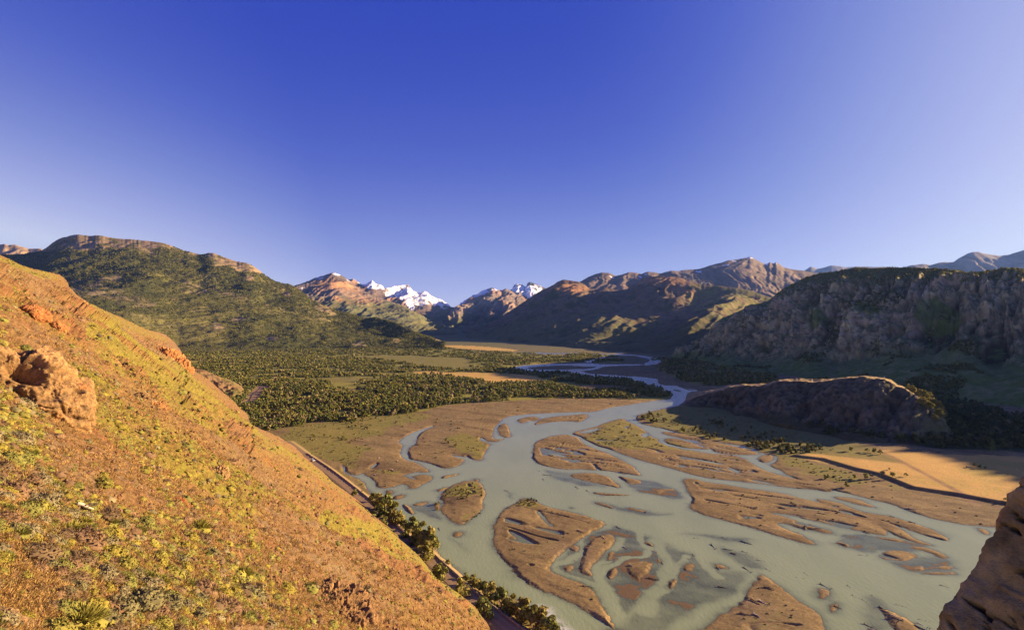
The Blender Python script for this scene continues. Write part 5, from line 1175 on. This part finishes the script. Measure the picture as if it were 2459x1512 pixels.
# ---------------------------------------------------------------- rocks
def worley(p, seed=0):
    i0 = np.floor(p).astype(np.int32); d1 = np.full(len(p), 9., np.float32); d2 = d1.copy(); idc = np.zeros(len(p), np.float32)
    for dx in (-1, 0, 1):
        for dy in (-1, 0, 1):
            for dz in (-1, 0, 1):
                c = i0 + np.array([dx, dy, dz], np.int32); h = _h(c[:, 0], c[:, 1], c[:, 2], seed)
                q = c + np.stack([(h & 1023) / 1023., ((h >> 10) & 1023) / 1023., ((h >> 20) & 1023) / 1023.], -1)
                dd_ = np.sqrt(((q - p) ** 2).sum(1)).astype(np.float32)
                n1 = dd_ < d1; d2 = np.where(n1, d1, np.minimum(d2, dd_)); idc = np.where(n1, (h % 997) / 997., idc); d1 = np.where(n1, dd_, d1)
    return d1, d2, idc
def rock(name, loc, axes, radii, seed, label, colr, res=150, block=.35, bs=1.0, rough=.10, holes=(), cat='rock outcrop', red=0.25, power=1.0):
    """closed lump: axes = 3 unit vectors (columns), displaced by blocks, cracks and grain; holes are dents"""
    nu, nv = res * 2, res
    U, Vv = np.meshgrid(np.linspace(0, 2 * math.pi, nu, endpoint=False), np.linspace(0.001, math.pi - .001, nv))
    P = np.stack([np.sin(Vv) * np.cos(U), np.sin(Vv) * np.sin(U), np.cos(Vv)], -1).reshape(-1, 3)
    A = np.asarray(axes, float); R3 = np.asarray(radii, float)
    n = (P / R3) ; n /= np.linalg.norm(n, axis=1, keepdims=True)
    q = np.sign(P) * np.abs(P) ** power * R3
    m = R3.min()
    wl = q / (m * bs); wl = wl + .25 * np.stack([fbm(wl * 1.3 + k * 9, 2, seed + k) for k in range(3)], -1)
    d1, d2, idc = worley(wl, seed)
    e1, e2, ide = worley(wl * 2.7 + 5, seed + 9)
    g = fbm(q / m * 1.1, 3, seed + 3); gr_ = fbm(q / m * 7, 4, seed + 4)
    disp = m * (block * bs * (idc - .5) * .8 * ss(.0, .12, d2 - d1) + block * bs * .3 * (ide - .5) * ss(0, .1, e2 - e1) - .12 * (1 - ss(0, .10, d2 - d1)) * block * bs * 2 + .30 * g + rough * gr_)
    for hx_, hy_, hz_, hr_, hd_ in holes:
        h = np.linalg.norm(P - np.array([hx_, hy_, hz_]) / np.linalg.norm([hx_, hy_, hz_]), axis=1); disp -= m * hd_ * ss(hr_, hr_ * .35, h)
    q = q + n * disp[:, None]
    w = q @ A.T
    i = np.arange(nu * nv).reshape(nv, nu); j = np.roll(i, -1, 1)
    f = np.stack([i[:-1], i[1:], j[1:], j[:-1]], -1).reshape(-1, 4)
    c = np.repeat(np.array([colr]) * [1, .97, .72], len(w), 0) * (.8 + .4 * idc[:, None]) * (1 + .55 * gr_[:, None])
    c = cmix(c, np.array(colr) * [.5, .55, .5], ss(.15, .5, fbm(q / m * 2.3 + 9, 4, seed + 8)) * .6)
    c = cmix(c, np.array(colr) * [1.25, .62, .4], ss(.25, .6, fbm(q / m * 1.6 + 4, 3, seed + 6)) * red * 2)
    c = cmix(c, np.array(colr) * .45, (1 - ss(0, .07, d2 - d1)) * .7)
    o = mk(name, w, f, M_rock, c); o.location = loc
    return tag(o, label, cat) if label else o
# slope frame: along the strike, down the fall line, out of the slope
STR = HS_ / np.linalg.norm(HS_); DWN = np.cross(STR, UPQ); DWN /= np.linalg.norm(DWN)
if DWN[2] > 0: DWN = -DWN
def frame(a=0.0, tiltv=0.0):
    u = STR * math.cos(a) + DWN * math.sin(a); v = -STR * math.sin(a) + DWN * math.cos(a); n = UPQ
    if tiltv: n = (UPQ * math.cos(tiltv) + np.array([0, 0, 1]) * math.sin(tiltv)); n /= np.linalg.norm(n); u = np.cross(v, n); u /= np.linalg.norm(u); v = np.cross(n, u)
    return np.stack([u, v, n], 1)
def hill_rock(x, y, wid, length, out, seed, label, colr=(.27, .165, .095), a=0.0, sink=.35, **kw):
    P, r, c = on_hill(x, y); s = P[1] / F
    return rock('rock_outcrop', tuple(P - UPQ * out * s * sink), frame(a), (wid * s / 2, length * s / 2, out * s), seed, label, colr, **kw)
hill_rock(82, 958, 200, 270, 84, 31, 'great pale boulder with a dark cave-like hollow on the left edge of the slope', (.285, .175, .10), a=.1, sink=.05, res=230, block=.22, bs=1.6, rough=.07, power=.85,
          holes=[(-.75, -.35, .55, .42, .75), (.35, .15, .85, .20, .5), (-.2, -.5, .8, .12, .4), (.1, .7, .6, .12, .35), (-.35, .35, .8, .10, .3)], cat='boulder')
hill_rock(845, 1452, 300, 190, 58, 41, 'big blocky brown outcrop full of dark holes at the bottom of the slope', (.215, .13, .078), a=.5, sink=.25, res=260, block=.45, bs=.95, rough=.14, red=.1,
          holes=[(.1, -.1, .9, .16, .9), (.45, .45, .7, .12, .8), (-.5, .3, .7, .12, .7), (.7, .1, .6, .10, .7), (-.2, -.6, .7, .12, .6), (-.6, -.2, .7, .10, .6)])
hill_rock(418, 868, 64, 100, 26, 51, 'orange cliff bluff standing out at the end of the ridge', (.36, .175, .085), a=.0, sink=.2, res=150, block=.6, bs=.5, red=.35)
hill_rock(395, 905, 80, 46, 14, 52, 'row of jagged orange fins below the cliff bluff', (.34, .165, .08), a=.6, sink=.15, res=110, block=.9, bs=.4, red=.4)
hill_rock(338, 965, 46, 42, 16, 53, 'dark-topped crag in the middle of the green band', (.22, .14, .085), sink=.2, res=100, block=.8, bs=.5)
hill_rock(372, 985, 26, 50, 13, 54, 'narrow red crag just below the dark-topped one', (.34, .17, .085), sink=.2, res=80, block=.7, bs=.5)
hill_rock(518, 1150, 46, 44, 20, 55, 'pointed tan rock with a small pale stone at its side', (.29, .19, .11), sink=.2, res=100, block=.4, bs=.8)
hill_rock(420, 1215, 90, 34, 16, 56, 'line of broken red-brown blocks beside a yellow broom', (.26, .12, .065), a=.9, sink=.3, res=120, block=1.0, bs=.4, red=.5)
hill_rock(75, 772, 100, 60, 18, 57, 'red rock band high on the left of the slope', (.34, .15, .075), a=.3, sink=.4, res=120, block=.7, bs=.5, red=.5)
hill_rock(200, 735, 36, 50, 14, 58, 'small orange crag on the skyline ridge', (.35, .18, .09), sink=.3, res=80, block=.7, bs=.5, red=.4)
hill_rock(118, 800, 34, 40, 12, 59, 'pair of red slabs under the upper rock band', (.34, .16, .08), sink=.3, res=80, block=.6, bs=.6, red=.5)
hill_rock(262, 870, 60, 60, 10, 60, 'rounded orange buttress above the green gully', (.33, .19, .10), sink=.4, res=100, block=.4, bs=.7)
hill_rock(12, 1480, 60, 150, 26, 61, 'smooth grey-tan boulder in the bottom left corner', (.27, .18, .115), sink=.2, res=110, block=.15, bs=1.6, rough=.05, cat='boulder')
hill_rock(8, 1215, 50, 90, 16, 62, 'tan boulder against the left edge above the dark bush', (.27, .17, .10), sink=.3, res=100, block=.2, bs=1.4, cat='boulder')
hill_rock(820, 1190, 44, 34, 10, 63, 'small dark crag above the upper road', (.22, .135, .08), a=.5, sink=.3, res=80, block=.9, bs=.45)
hill_rock(715, 1120 + 80, 40, 30, 6, 64, 'low broken ledge in the middle of the far slope', (.27, .16, .09), a=.7, sink=.35, res=70, block=.8, bs=.5)
hill_rock(560, 1330, 60, 40, 12, 65, 'low brown ledge between grey shrubs near the bottom', (.25, .15, .085), a=.6, sink=.35, res=90, block=.8, bs=.5)
hill_rock(660, 1400, 46, 60, 12, 66, 'brown rocks just left of the holed outcrop', (.23, .14, .08), a=.3, sink=.3, res=90, block=.9, bs=.5)
# the rock wall close on the right, next to the viewpoint
def edge_rock():
    ed = smooth_line(np.array([(2520, 1020), (2462, 1128), (2440, 1160), (2405, 1222), (2388, 1262), (2360, 1305), (2345, 1345), (2310, 1392), (2290, 1425), (2262, 1458), (2250, 1490), (2235, 1516), (2180, 1640), (2100, 1800)], float), 3)
    t = np.linspace(0, 1, 260); k = np.linspace(0, len(ed) - 1, 260)
    ex = np.interp(k, np.arange(len(ed)), ed[:, 0]); ey = np.interp(k, np.arange(len(ed)), ed[:, 1])
    D = 4.3; S0 = np.stack([(ex - CX) / F * D, np.full_like(ex, D), H - (ey - YH) / F * D], -1)
    rows = []
    for a in np.linspace(-1, 1, 240):                     # from the hidden far side round the rim to the near face
        if a < 0: off = np.array([1.25 * 2.4 * math.sin(-a * 1.5) + .8 * a * a, 2.4 * math.sin(-a * 1.5), -1.9 * abs(a)])
        else: off = np.array([1.9 * (1 - math.cos(a * 1.35)) * 1.2 + .0 * a, -2.1 * math.sin(a * 1.45), -.35 * a])
        rows.append(S0 + off)
    P = np.array(rows); N = grid_normals(P); p = P.reshape(-1, 3); n = N.reshape(-1, 3)
    if n[len(n) // 2 + 40, 0] > 0: n = -n
    q = p * np.array([1, 1, 1]); lay = q @ np.array([[.80, .2, .56]]).T
    d1, d2, idc = worley(np.stack([q[:, 0] * 1.5 + q[:, 2], q[:, 1] * 1.5, q[:, 2] * 1.1 - q[:, 0] * .8], -1) + .2, 71)
    g = fbm(q * 1.2, 4, 72); st_ = ridged(np.stack([(q[:, 0] + .55 * q[:, 2]) * 5, q[:, 1] * 2, (q[:, 2] - .55 * q[:, 0]) * 1.1], -1), 4, 73)
    dsp = .05 * g + .05 * (idc - .5) * ss(0, .1, d2 - d1) - .09 * ss(.72, .95, st_) + .025 * fbm(q * 9, 4, 74)
    w = p + n * dsp[:, None]
    c = np.repeat(np.array([[.56, .35, .13]]), len(w), 0) * (.85 + .3 * idc[:, None]) * (1 + .5 * fbm(q * 6, 4, 75)[:, None])
    c = cmix(c, (.06, .042, .03), ss(.70, .9, st_) * .85)
    c = cmix(c, (.36, .10, .045), ss(.42, .55, fbm(q * 2.2 + 3, 3, 76)) * .7)
    c = cmix(c, (.30, .24, .18), ss(.25, .6, fbm(q * 3.1 + 8, 4, 77)) * .5)
    f = grid_faces(240, 260)
    return tag(mk('rock_wall', w, f, M_rock, c), 'rugged brown rock wall with orange lichen close by on the right', 'rock face')
edge_rock()

# ---------------------------------------------------------------- driftwood, wall, car, signs
def snag(seed, L=4.0, roots=6, branches=3, col=(.30, .22, .15)):
    rr = np.random.default_rng(seed); vs = []; fs = []; o = 0
    def add(p, r, n=7):
        nonlocal o
        v, f = tube(p, r, n); vs.append(v); fs.append(f + o); o += len(v)
    b = rr.normal(0, .12, (4, 2))
    main = [(0, 0, .35), (L * .3, b[0, 0], .32), (L * .6, b[1, 0], .25), (L, b[2, 0] * 2, .08)]
    add(main, [.26, .2, .15, .06])
    for k in range(roots):
        a = 2 * math.pi * k / roots + rr.uniform(-.3, .3); l = rr.uniform(.6, 1.1)
        add([(0, 0, .35), (-.25, math.cos(a) * l * .5, .35 + math.sin(a) * l * .45), (-.2 - rr.uniform(0, .4), math.cos(a) * l, .35 + math.sin(a) * l * .8)], [.13, .08, .03], 5)
    for k in range(branches):
        x = L * rr.uniform(.3, .9); a = rr.uniform(-1.2, 1.2); l = rr.uniform(.7, 1.5)
        add([(x, 0, .28), (x + l * .4, math.sin(a) * l * .5, .4 + .2 * l), (x + l * .8, math.sin(a) * l, .45 + rr.uniform(0, .6) * l)], [.08, .055, .02], 5)
    v = np.vstack(vs); c = np.repeat(np.array([col]), len(v), 0) * rr.uniform(.8, 1.2, (len(v), 1))
    return mk('driftwood', v, np.vstack(fs), M_bark, c, link=False)
snD = [snag(800 + s, [4.5, 6.5, 3.2, 5][s], 6, [2, 3, 2, 4][s], [(.16, .115, .08), (.13, .095, .065), (.18, .13, .09), (.14, .10, .07)][s]) for s in range(4)]
snP = [snag(820 + s, [3.5, 5, 4][s], 5, [3, 4, 5][s], (.50, .40, .29)) for s in range(3)]
SN = [('6', 'd', [(825, 875), (1300, 945), (1470, 940), (1590, 965), (1405, 985), (1485, 1012), (1530, 1035), (1598, 1025), (1660, 1060), (1690, 1080), (1780, 1105), (1742, 1133), (1290, 1045), (1100, 1092), (1262, 1072), (568, 1082), (1445, 1242), (1020, 1190), (1590, 1412), (1730, 1250), (620, 1240), (1440, 1125), (375, 585), (640, 655), (575, 632), (350, 535), (380, 560), (1000, 785), (700, 735), (780, 765), (850, 545), (1650, 1330), (1605, 1125)]),
      ('6', 'p', [(868, 998), (1020, 1088), (1045, 1022), (1460, 990), (905, 1112), (590, 905), (740, 945), (1700, 1333), (1665, 1418)]),
      ('7', 'd', [(205, 1027), (140, 1037), (585, 1155), (540, 1185), (685, 1225), (850, 1235), (880, 1292), (940, 1320), (968, 1298), (1000, 1295), (1045, 1365), (1150, 1350), (1290, 1440), (1265, 1480), (955, 1470), (770, 1360), (340, 1250), (195, 1410), (780, 925), (925, 1048), (505, 735), (670, 800), (1110, 815), (620, 862), (590, 878), (955, 905), (540, 640), (1420, 1232), (655, 890), (1230, 850)]),
      ('7', 'p', [(1125, 1430), (940, 1465), (1220, 768), (310, 1335), (985, 1500), (275, 1420), (1280, 1462)]),
      ('5', 'p', [(1150, 300), (950, 250), (1075, 355), (835, 535), (730, 560), (1370, 1212), (760, 460), (870, 480)]), ('5', 'd', [(1545, 760), (1125, 885), (1530, 655), (1100, 430), (1030, 340), (1490, 820)])]
LN = {'d': 'dark waterlogged tree trunk with roots stranded in the river', 'p': 'bleached driftwood trunk with bare branches on the shingle'}
for r, kd, pts in SN:
    for (x, y) in pts:
        p = T(r, [(x, y)])[0]; q = G(p[0], p[1], .3); z = max(ground_z(q[0], q[1]), -.25)
        ms = snD if kd == 'd' else snP
        place('driftwood', [('driftwood', ms[R_.randrange(len(ms))])], (q[0], q[1], z - .05), R_.uniform(.5, .95) * (1 if q[1] < 330 else 1.3), -0.9 + R_.uniform(-.7, .7), LN[kd], 'driftwood', {'d': 'dark stranded tree trunks', 'p': 'bleached driftwood trunks'}[kd])
p = on_hill(165, 1232)[0]
lg = place('dead_log', [('dead_log', snag(840, 1.6, 0, 2, (.55, .44, .31)))], tuple(p + UPQ * .03), .55, .7, 'short bleached log lying between the shrubs on the orange slope', 'log', tilt=TQ)

# low stone wall on the river side of the road
def wall():
    c = re3[4:]; t = np.gradient(c, axis=0); t /= np.linalg.norm(t, axis=1, keepdims=True)
    L_ = np.concatenate([[0], np.cumsum(np.linalg.norm(np.diff(c, axis=0), axis=1))]); m = int(L_[-1] / .7)
    s = np.linspace(0, L_[-1], m); c = np.stack([np.interp(s, L_, c[:, 0]), np.interp(s, L_, c[:, 1])], -1); t = np.gradient(c, axis=0); t /= np.linalg.norm(t, axis=1, keepdims=True) + 1e-9
    n = -np.stack([t[:, 1], -t[:, 0]], -1); n *= np.sign((n * -rn[0]).sum(1, keepdims=True))
    w_ = .28; prof = [(-w_ - .06, -.5), (-w_, .25), (-w_ * .8, .55), (w_ * .8, .55), (w_, .25), (w_ + .06, -.9)]
    nz = fbm(np.stack([s / 3, s * 0, s * 0], -1), 3, 91)
    rows = []
    for o_, z_ in prof:
        j = fbm(np.stack([s / 1.1, s * 0 + o_ * 9, s * 0 + z_ * 5], -1), 2, 92)
        rows.append(np.concatenate([c + n * (o_ + .25 + .10 * j)[:, None], (2.35 + z_ + (.16 * j + .22 * nz) * (z_ > .3))[:, None]], 1))
    P = np.array(rows); f = grid_faces(len(prof), m); col_ = np.repeat(np.array([[.27, .20, .135]]), P.shape[0] * m, 0) * (1 + .6 * fbm(P.reshape(-1, 3) * 1.3, 3, 93)[:, None])
    o = mk('stone_wall', P.reshape(-1, 3), f, M_rock, col_, smooth=False)
    return tag(o, 'low rough stone wall along the river side of the gravel road', 'wall')
wall()

def bmesh_box(name, x0, x1, y0, y1, z0, z1, mat, parent, bev=.03, taper=None):
    import bmesh
    bm = bmesh.new(); bmesh.ops.create_cube(bm, size=1.0)
    for v in bm.verts:
        top = v.co.z > 0
        v.co.x = x1 if v.co.x > 0 else x0; v.co.y = y1 if v.co.y > 0 else y0; v.co.z = z1 if top else z0
        if top and taper: v.co.x += -taper[1] if v.co.x == x1 else taper[0]; v.co.y *= taper[2]
    bmesh.ops.bevel(bm, geom=bm.edges[:], offset=bev, segments=2, affect='EDGES')
    me = bpy.data.meshes.new(name); bm.to_mesh(me); bm.free(); me.materials.append(mat)
    o = bpy.data.objects.new(name, me); COL.objects.link(o); o.parent = parent
    return o
def cyl(name, c, ax, r, L, mat, parent, n=18):
    import bmesh
    bm = bmesh.new(); bmesh.ops.create_cone(bm, cap_ends=True, segments=n, radius1=r, radius2=r, depth=L)
    q = Vector((0, 0, 1)).rotation_difference(Vector(ax)); bmesh.ops.rotate(bm, verts=bm.verts, matrix=q.to_matrix()); bmesh.ops.translate(bm, verts=bm.verts, vec=c)
    me = bpy.data.meshes.new(name); bm.to_mesh(me); bm.free(); me.materials.append(mat)
    o = bpy.data.objects.new(name, me); COL.objects.link(o); o.parent = parent
    return o
MW = mat_plain('white_paint', (.8, .8, .8), .3); MG_ = mat_plain('dark_glass', (.02, .025, .03), .08); MT = mat_plain('tyre_rubber', (.02, .02, .02), .9); MM = mat_plain('alloy', (.5, .5, .5), .35, 1.0); MY = mat_plain('yellow_sign_paint', (.75, .52, .03), .5); ML = mat_plain('lamp_glass', (.7, .7, .65), .1); MRd = mat_plain('red_lens', (.4, .02, .02), .2)
p = T('5', [(345, 468)])[0]; q = G(p[0], p[1], 2.9)
k = int(np.argmin(((rc - q[:2]) ** 2).sum(1))); cq = rc[k]; ct = rc[min(k + 2, len(rc) - 1)] - rc[max(k - 2, 0)]; ang = math.atan2(ct[1], ct[0])
car = empty('parked_car', (cq[0], cq[1], 2.43)); car.rotation_euler = (0, 0, ang); tag(car, 'small white car with dark windows on the gravel road', 'car')
bd = bmesh_box('body', -2.1, 2.1, -.86, .86, .28, .86, MW, car, .10)
cb = bmesh_box('cabin', -1.9, .75, -.78, .78, .84, 1.46, MG_, car, .09, (.35, .55, .84)); bmesh_box('roof', -1.5, .18, -.62, .62, 1.455, 1.50, MW, car, .02)
for sx in (-1.3, 1.32):
    for sy in (-.82, .82):
        w = cyl('wheel', (sx, sy, .32), (0, 1, 0), .32, .2, MT, car); cyl('rim', (sx, sy * 1.02 + (.09 if sy > 0 else -.09), .32), (0, 1, 0), .19, .04, MM, w)
for sy in (-.62, .62):
    bmesh_box('headlight', 2.06, 2.13, sy - .16, sy + .16, .60, .74, ML, car, .02); bmesh_box('tail_light', -2.13, -2.06, sy - .14, sy + .14, .62, .80, MRd, car, .02)
bmesh_box('bumper', 2.02, 2.16, -.8, .8, .30, .46, MT, car, .03)
def sign(x, y, r, mat, hgt, w, label, nm, shape='d', lift=0):
    p = T(r, [(x, y)])[0]; q = G(p[0], p[1], 1.0); z = ground_z(q[0], q[1])
    e = empty(nm, (q[0], q[1], z)); tag(e, label, 'road sign'); cyl('post', (0, 0, hgt / 2), (0, 0, 1), .05, hgt, MM, e, 10)
    pn_ = bmesh_box('panel', -w / 2, w / 2, -.02, .02, -w / 2, w / 2, mat, e, .005)
    pn_.location = (0, -.08, hgt); 
    if shape == 'd': pn_.rotation_euler = (0, math.radians(45), 0)
    return e
sign(655, 490, '8', MY, 2.6, 1.1, 'yellow diamond road sign before the bend of the road', 'road_sign')
sign(748, 500, '8', MW, 1.3, .55, 'small white marker post right of the yellow sign', 'marker_post', 's')
q = on_loft(PK, PXk, PYk, 2124, 906)
e = empty('marker_post', tuple(q)); tag(e, 'tiny white marker post on the crest of the knoll', 'post'); cyl('post', (0, 0, .9), (0, 0, 1), .12, 1.8, MW, e, 10); bmesh_box('panel', -.28, .28, -.05, .05, 1.1, 1.9, MW, e, .02)

# ---------------------------------------------------------------- the air: thin blue haze filling the valley
def haze():
    import bmesh
    bm = bmesh.new(); bmesh.ops.create_cube(bm, size=1.0)
    for v in bm.verts:
        v.co.x = 14500 if v.co.x > 0 else -14500; v.co.y = 15500 if v.co.y > 0 else -2900; v.co.z = 1800 if v.co.z > 0 else -6
    me = bpy.data.meshes.new('haze'); bm.to_mesh(me); bm.free()
    m = bpy.data.materials.new('haze'); m.use_nodes = True; t = m.node_tree; t.nodes.clear()
    pv = t.nodes.new('ShaderNodeVolumePrincipled'); pv.inputs['Color'].default_value = (.2, .4, 1.0, 1); pv.inputs['Density'].default_value = HAZE; pv.inputs['Anisotropy'].default_value = 0.2
    o_ = t.nodes.new('ShaderNodeOutputMaterial'); t.links.new(pv.outputs[0], o_.inputs['Volume'])
    me.materials.append(m); o = bpy.data.objects.new('haze', me); COL.objects.link(o)
    tag(o, 'thin blue haze over the whole valley', kind='stuff')
HAZE = 1.8e-5
haze()

# ---------------------------------------------------------------- a label of its own for every repeat
def ordinal(n):
    ones = ['', 'first', 'second', 'third', 'fourth', 'fifth', 'sixth', 'seventh', 'eighth', 'ninth', 'tenth', 'eleventh', 'twelfth', 'thirteenth', 'fourteenth', 'fifteenth', 'sixteenth', 'seventeenth', 'eighteenth', 'nineteenth']
    if n < 20: return ones[n]
    return '%d%s' % (n, 'th' if 10 <= n % 100 <= 20 else {1: 'st', 2: 'nd', 3: 'rd'}.get(n % 10, 'th'))
bpy.context.view_layer.update()
ANCH = [((78, 962), 'the great hollowed boulder'), ((845, 1452), 'the holed brown outcrop'), ((418, 868), 'the orange cliff bluff'), ((338, 965), 'the dark-topped crag'), ((518, 1150), 'the pointed tan rock'), ((420, 1215), 'the red-brown block row'),
        ((12, 1480), 'the bottom-left corner boulder'), ((8, 1215), 'the tan boulder at the left edge'), ((560, 1330), 'the low brown ledge'), ((165, 1232), 'the bleached log'), ((262, 870), 'the rounded orange buttress'), ((1100, 1440), 'the road end of the slope')]
def vpos(o): q = o.location; return CX + q.x / q.y * F, YH + (H - q.z) / q.y * F
bygroup = {}
for o in list(SC.objects):
    if o.parent is None and o.get('group'): bygroup.setdefault((o['group'], o['label']), []).append(o)
for (g, lab), obs in bygroup.items():
    if len(obs) < 2: continue
    if 'near hillside' in g:
        near_ = {}
        for o in obs:
            x, y = vpos(o); k = min(range(len(ANCH)), key=lambda i: (ANCH[i][0][0] - x) ** 2 + (ANCH[i][0][1] - y) ** 2)
            near_.setdefault(k, []).append(((ANCH[k][0][0] - x) ** 2 + (ANCH[k][0][1] - y) ** 2, o.name, o))
        base_ = lab.replace(' on the orange hillside', '')
        for k, l in near_.items():
            for n, (_, _, o) in enumerate(sorted(l), 1): o['label'] = '%s, %s nearest to %s' % (base_, ordinal(n), ANCH[k][1])
    else:
        for n, o in enumerate(sorted(obs, key=lambda o: vpos(o)[0]), 1): o['label'] = '%s, %s from the left' % (lab, ordinal(n))
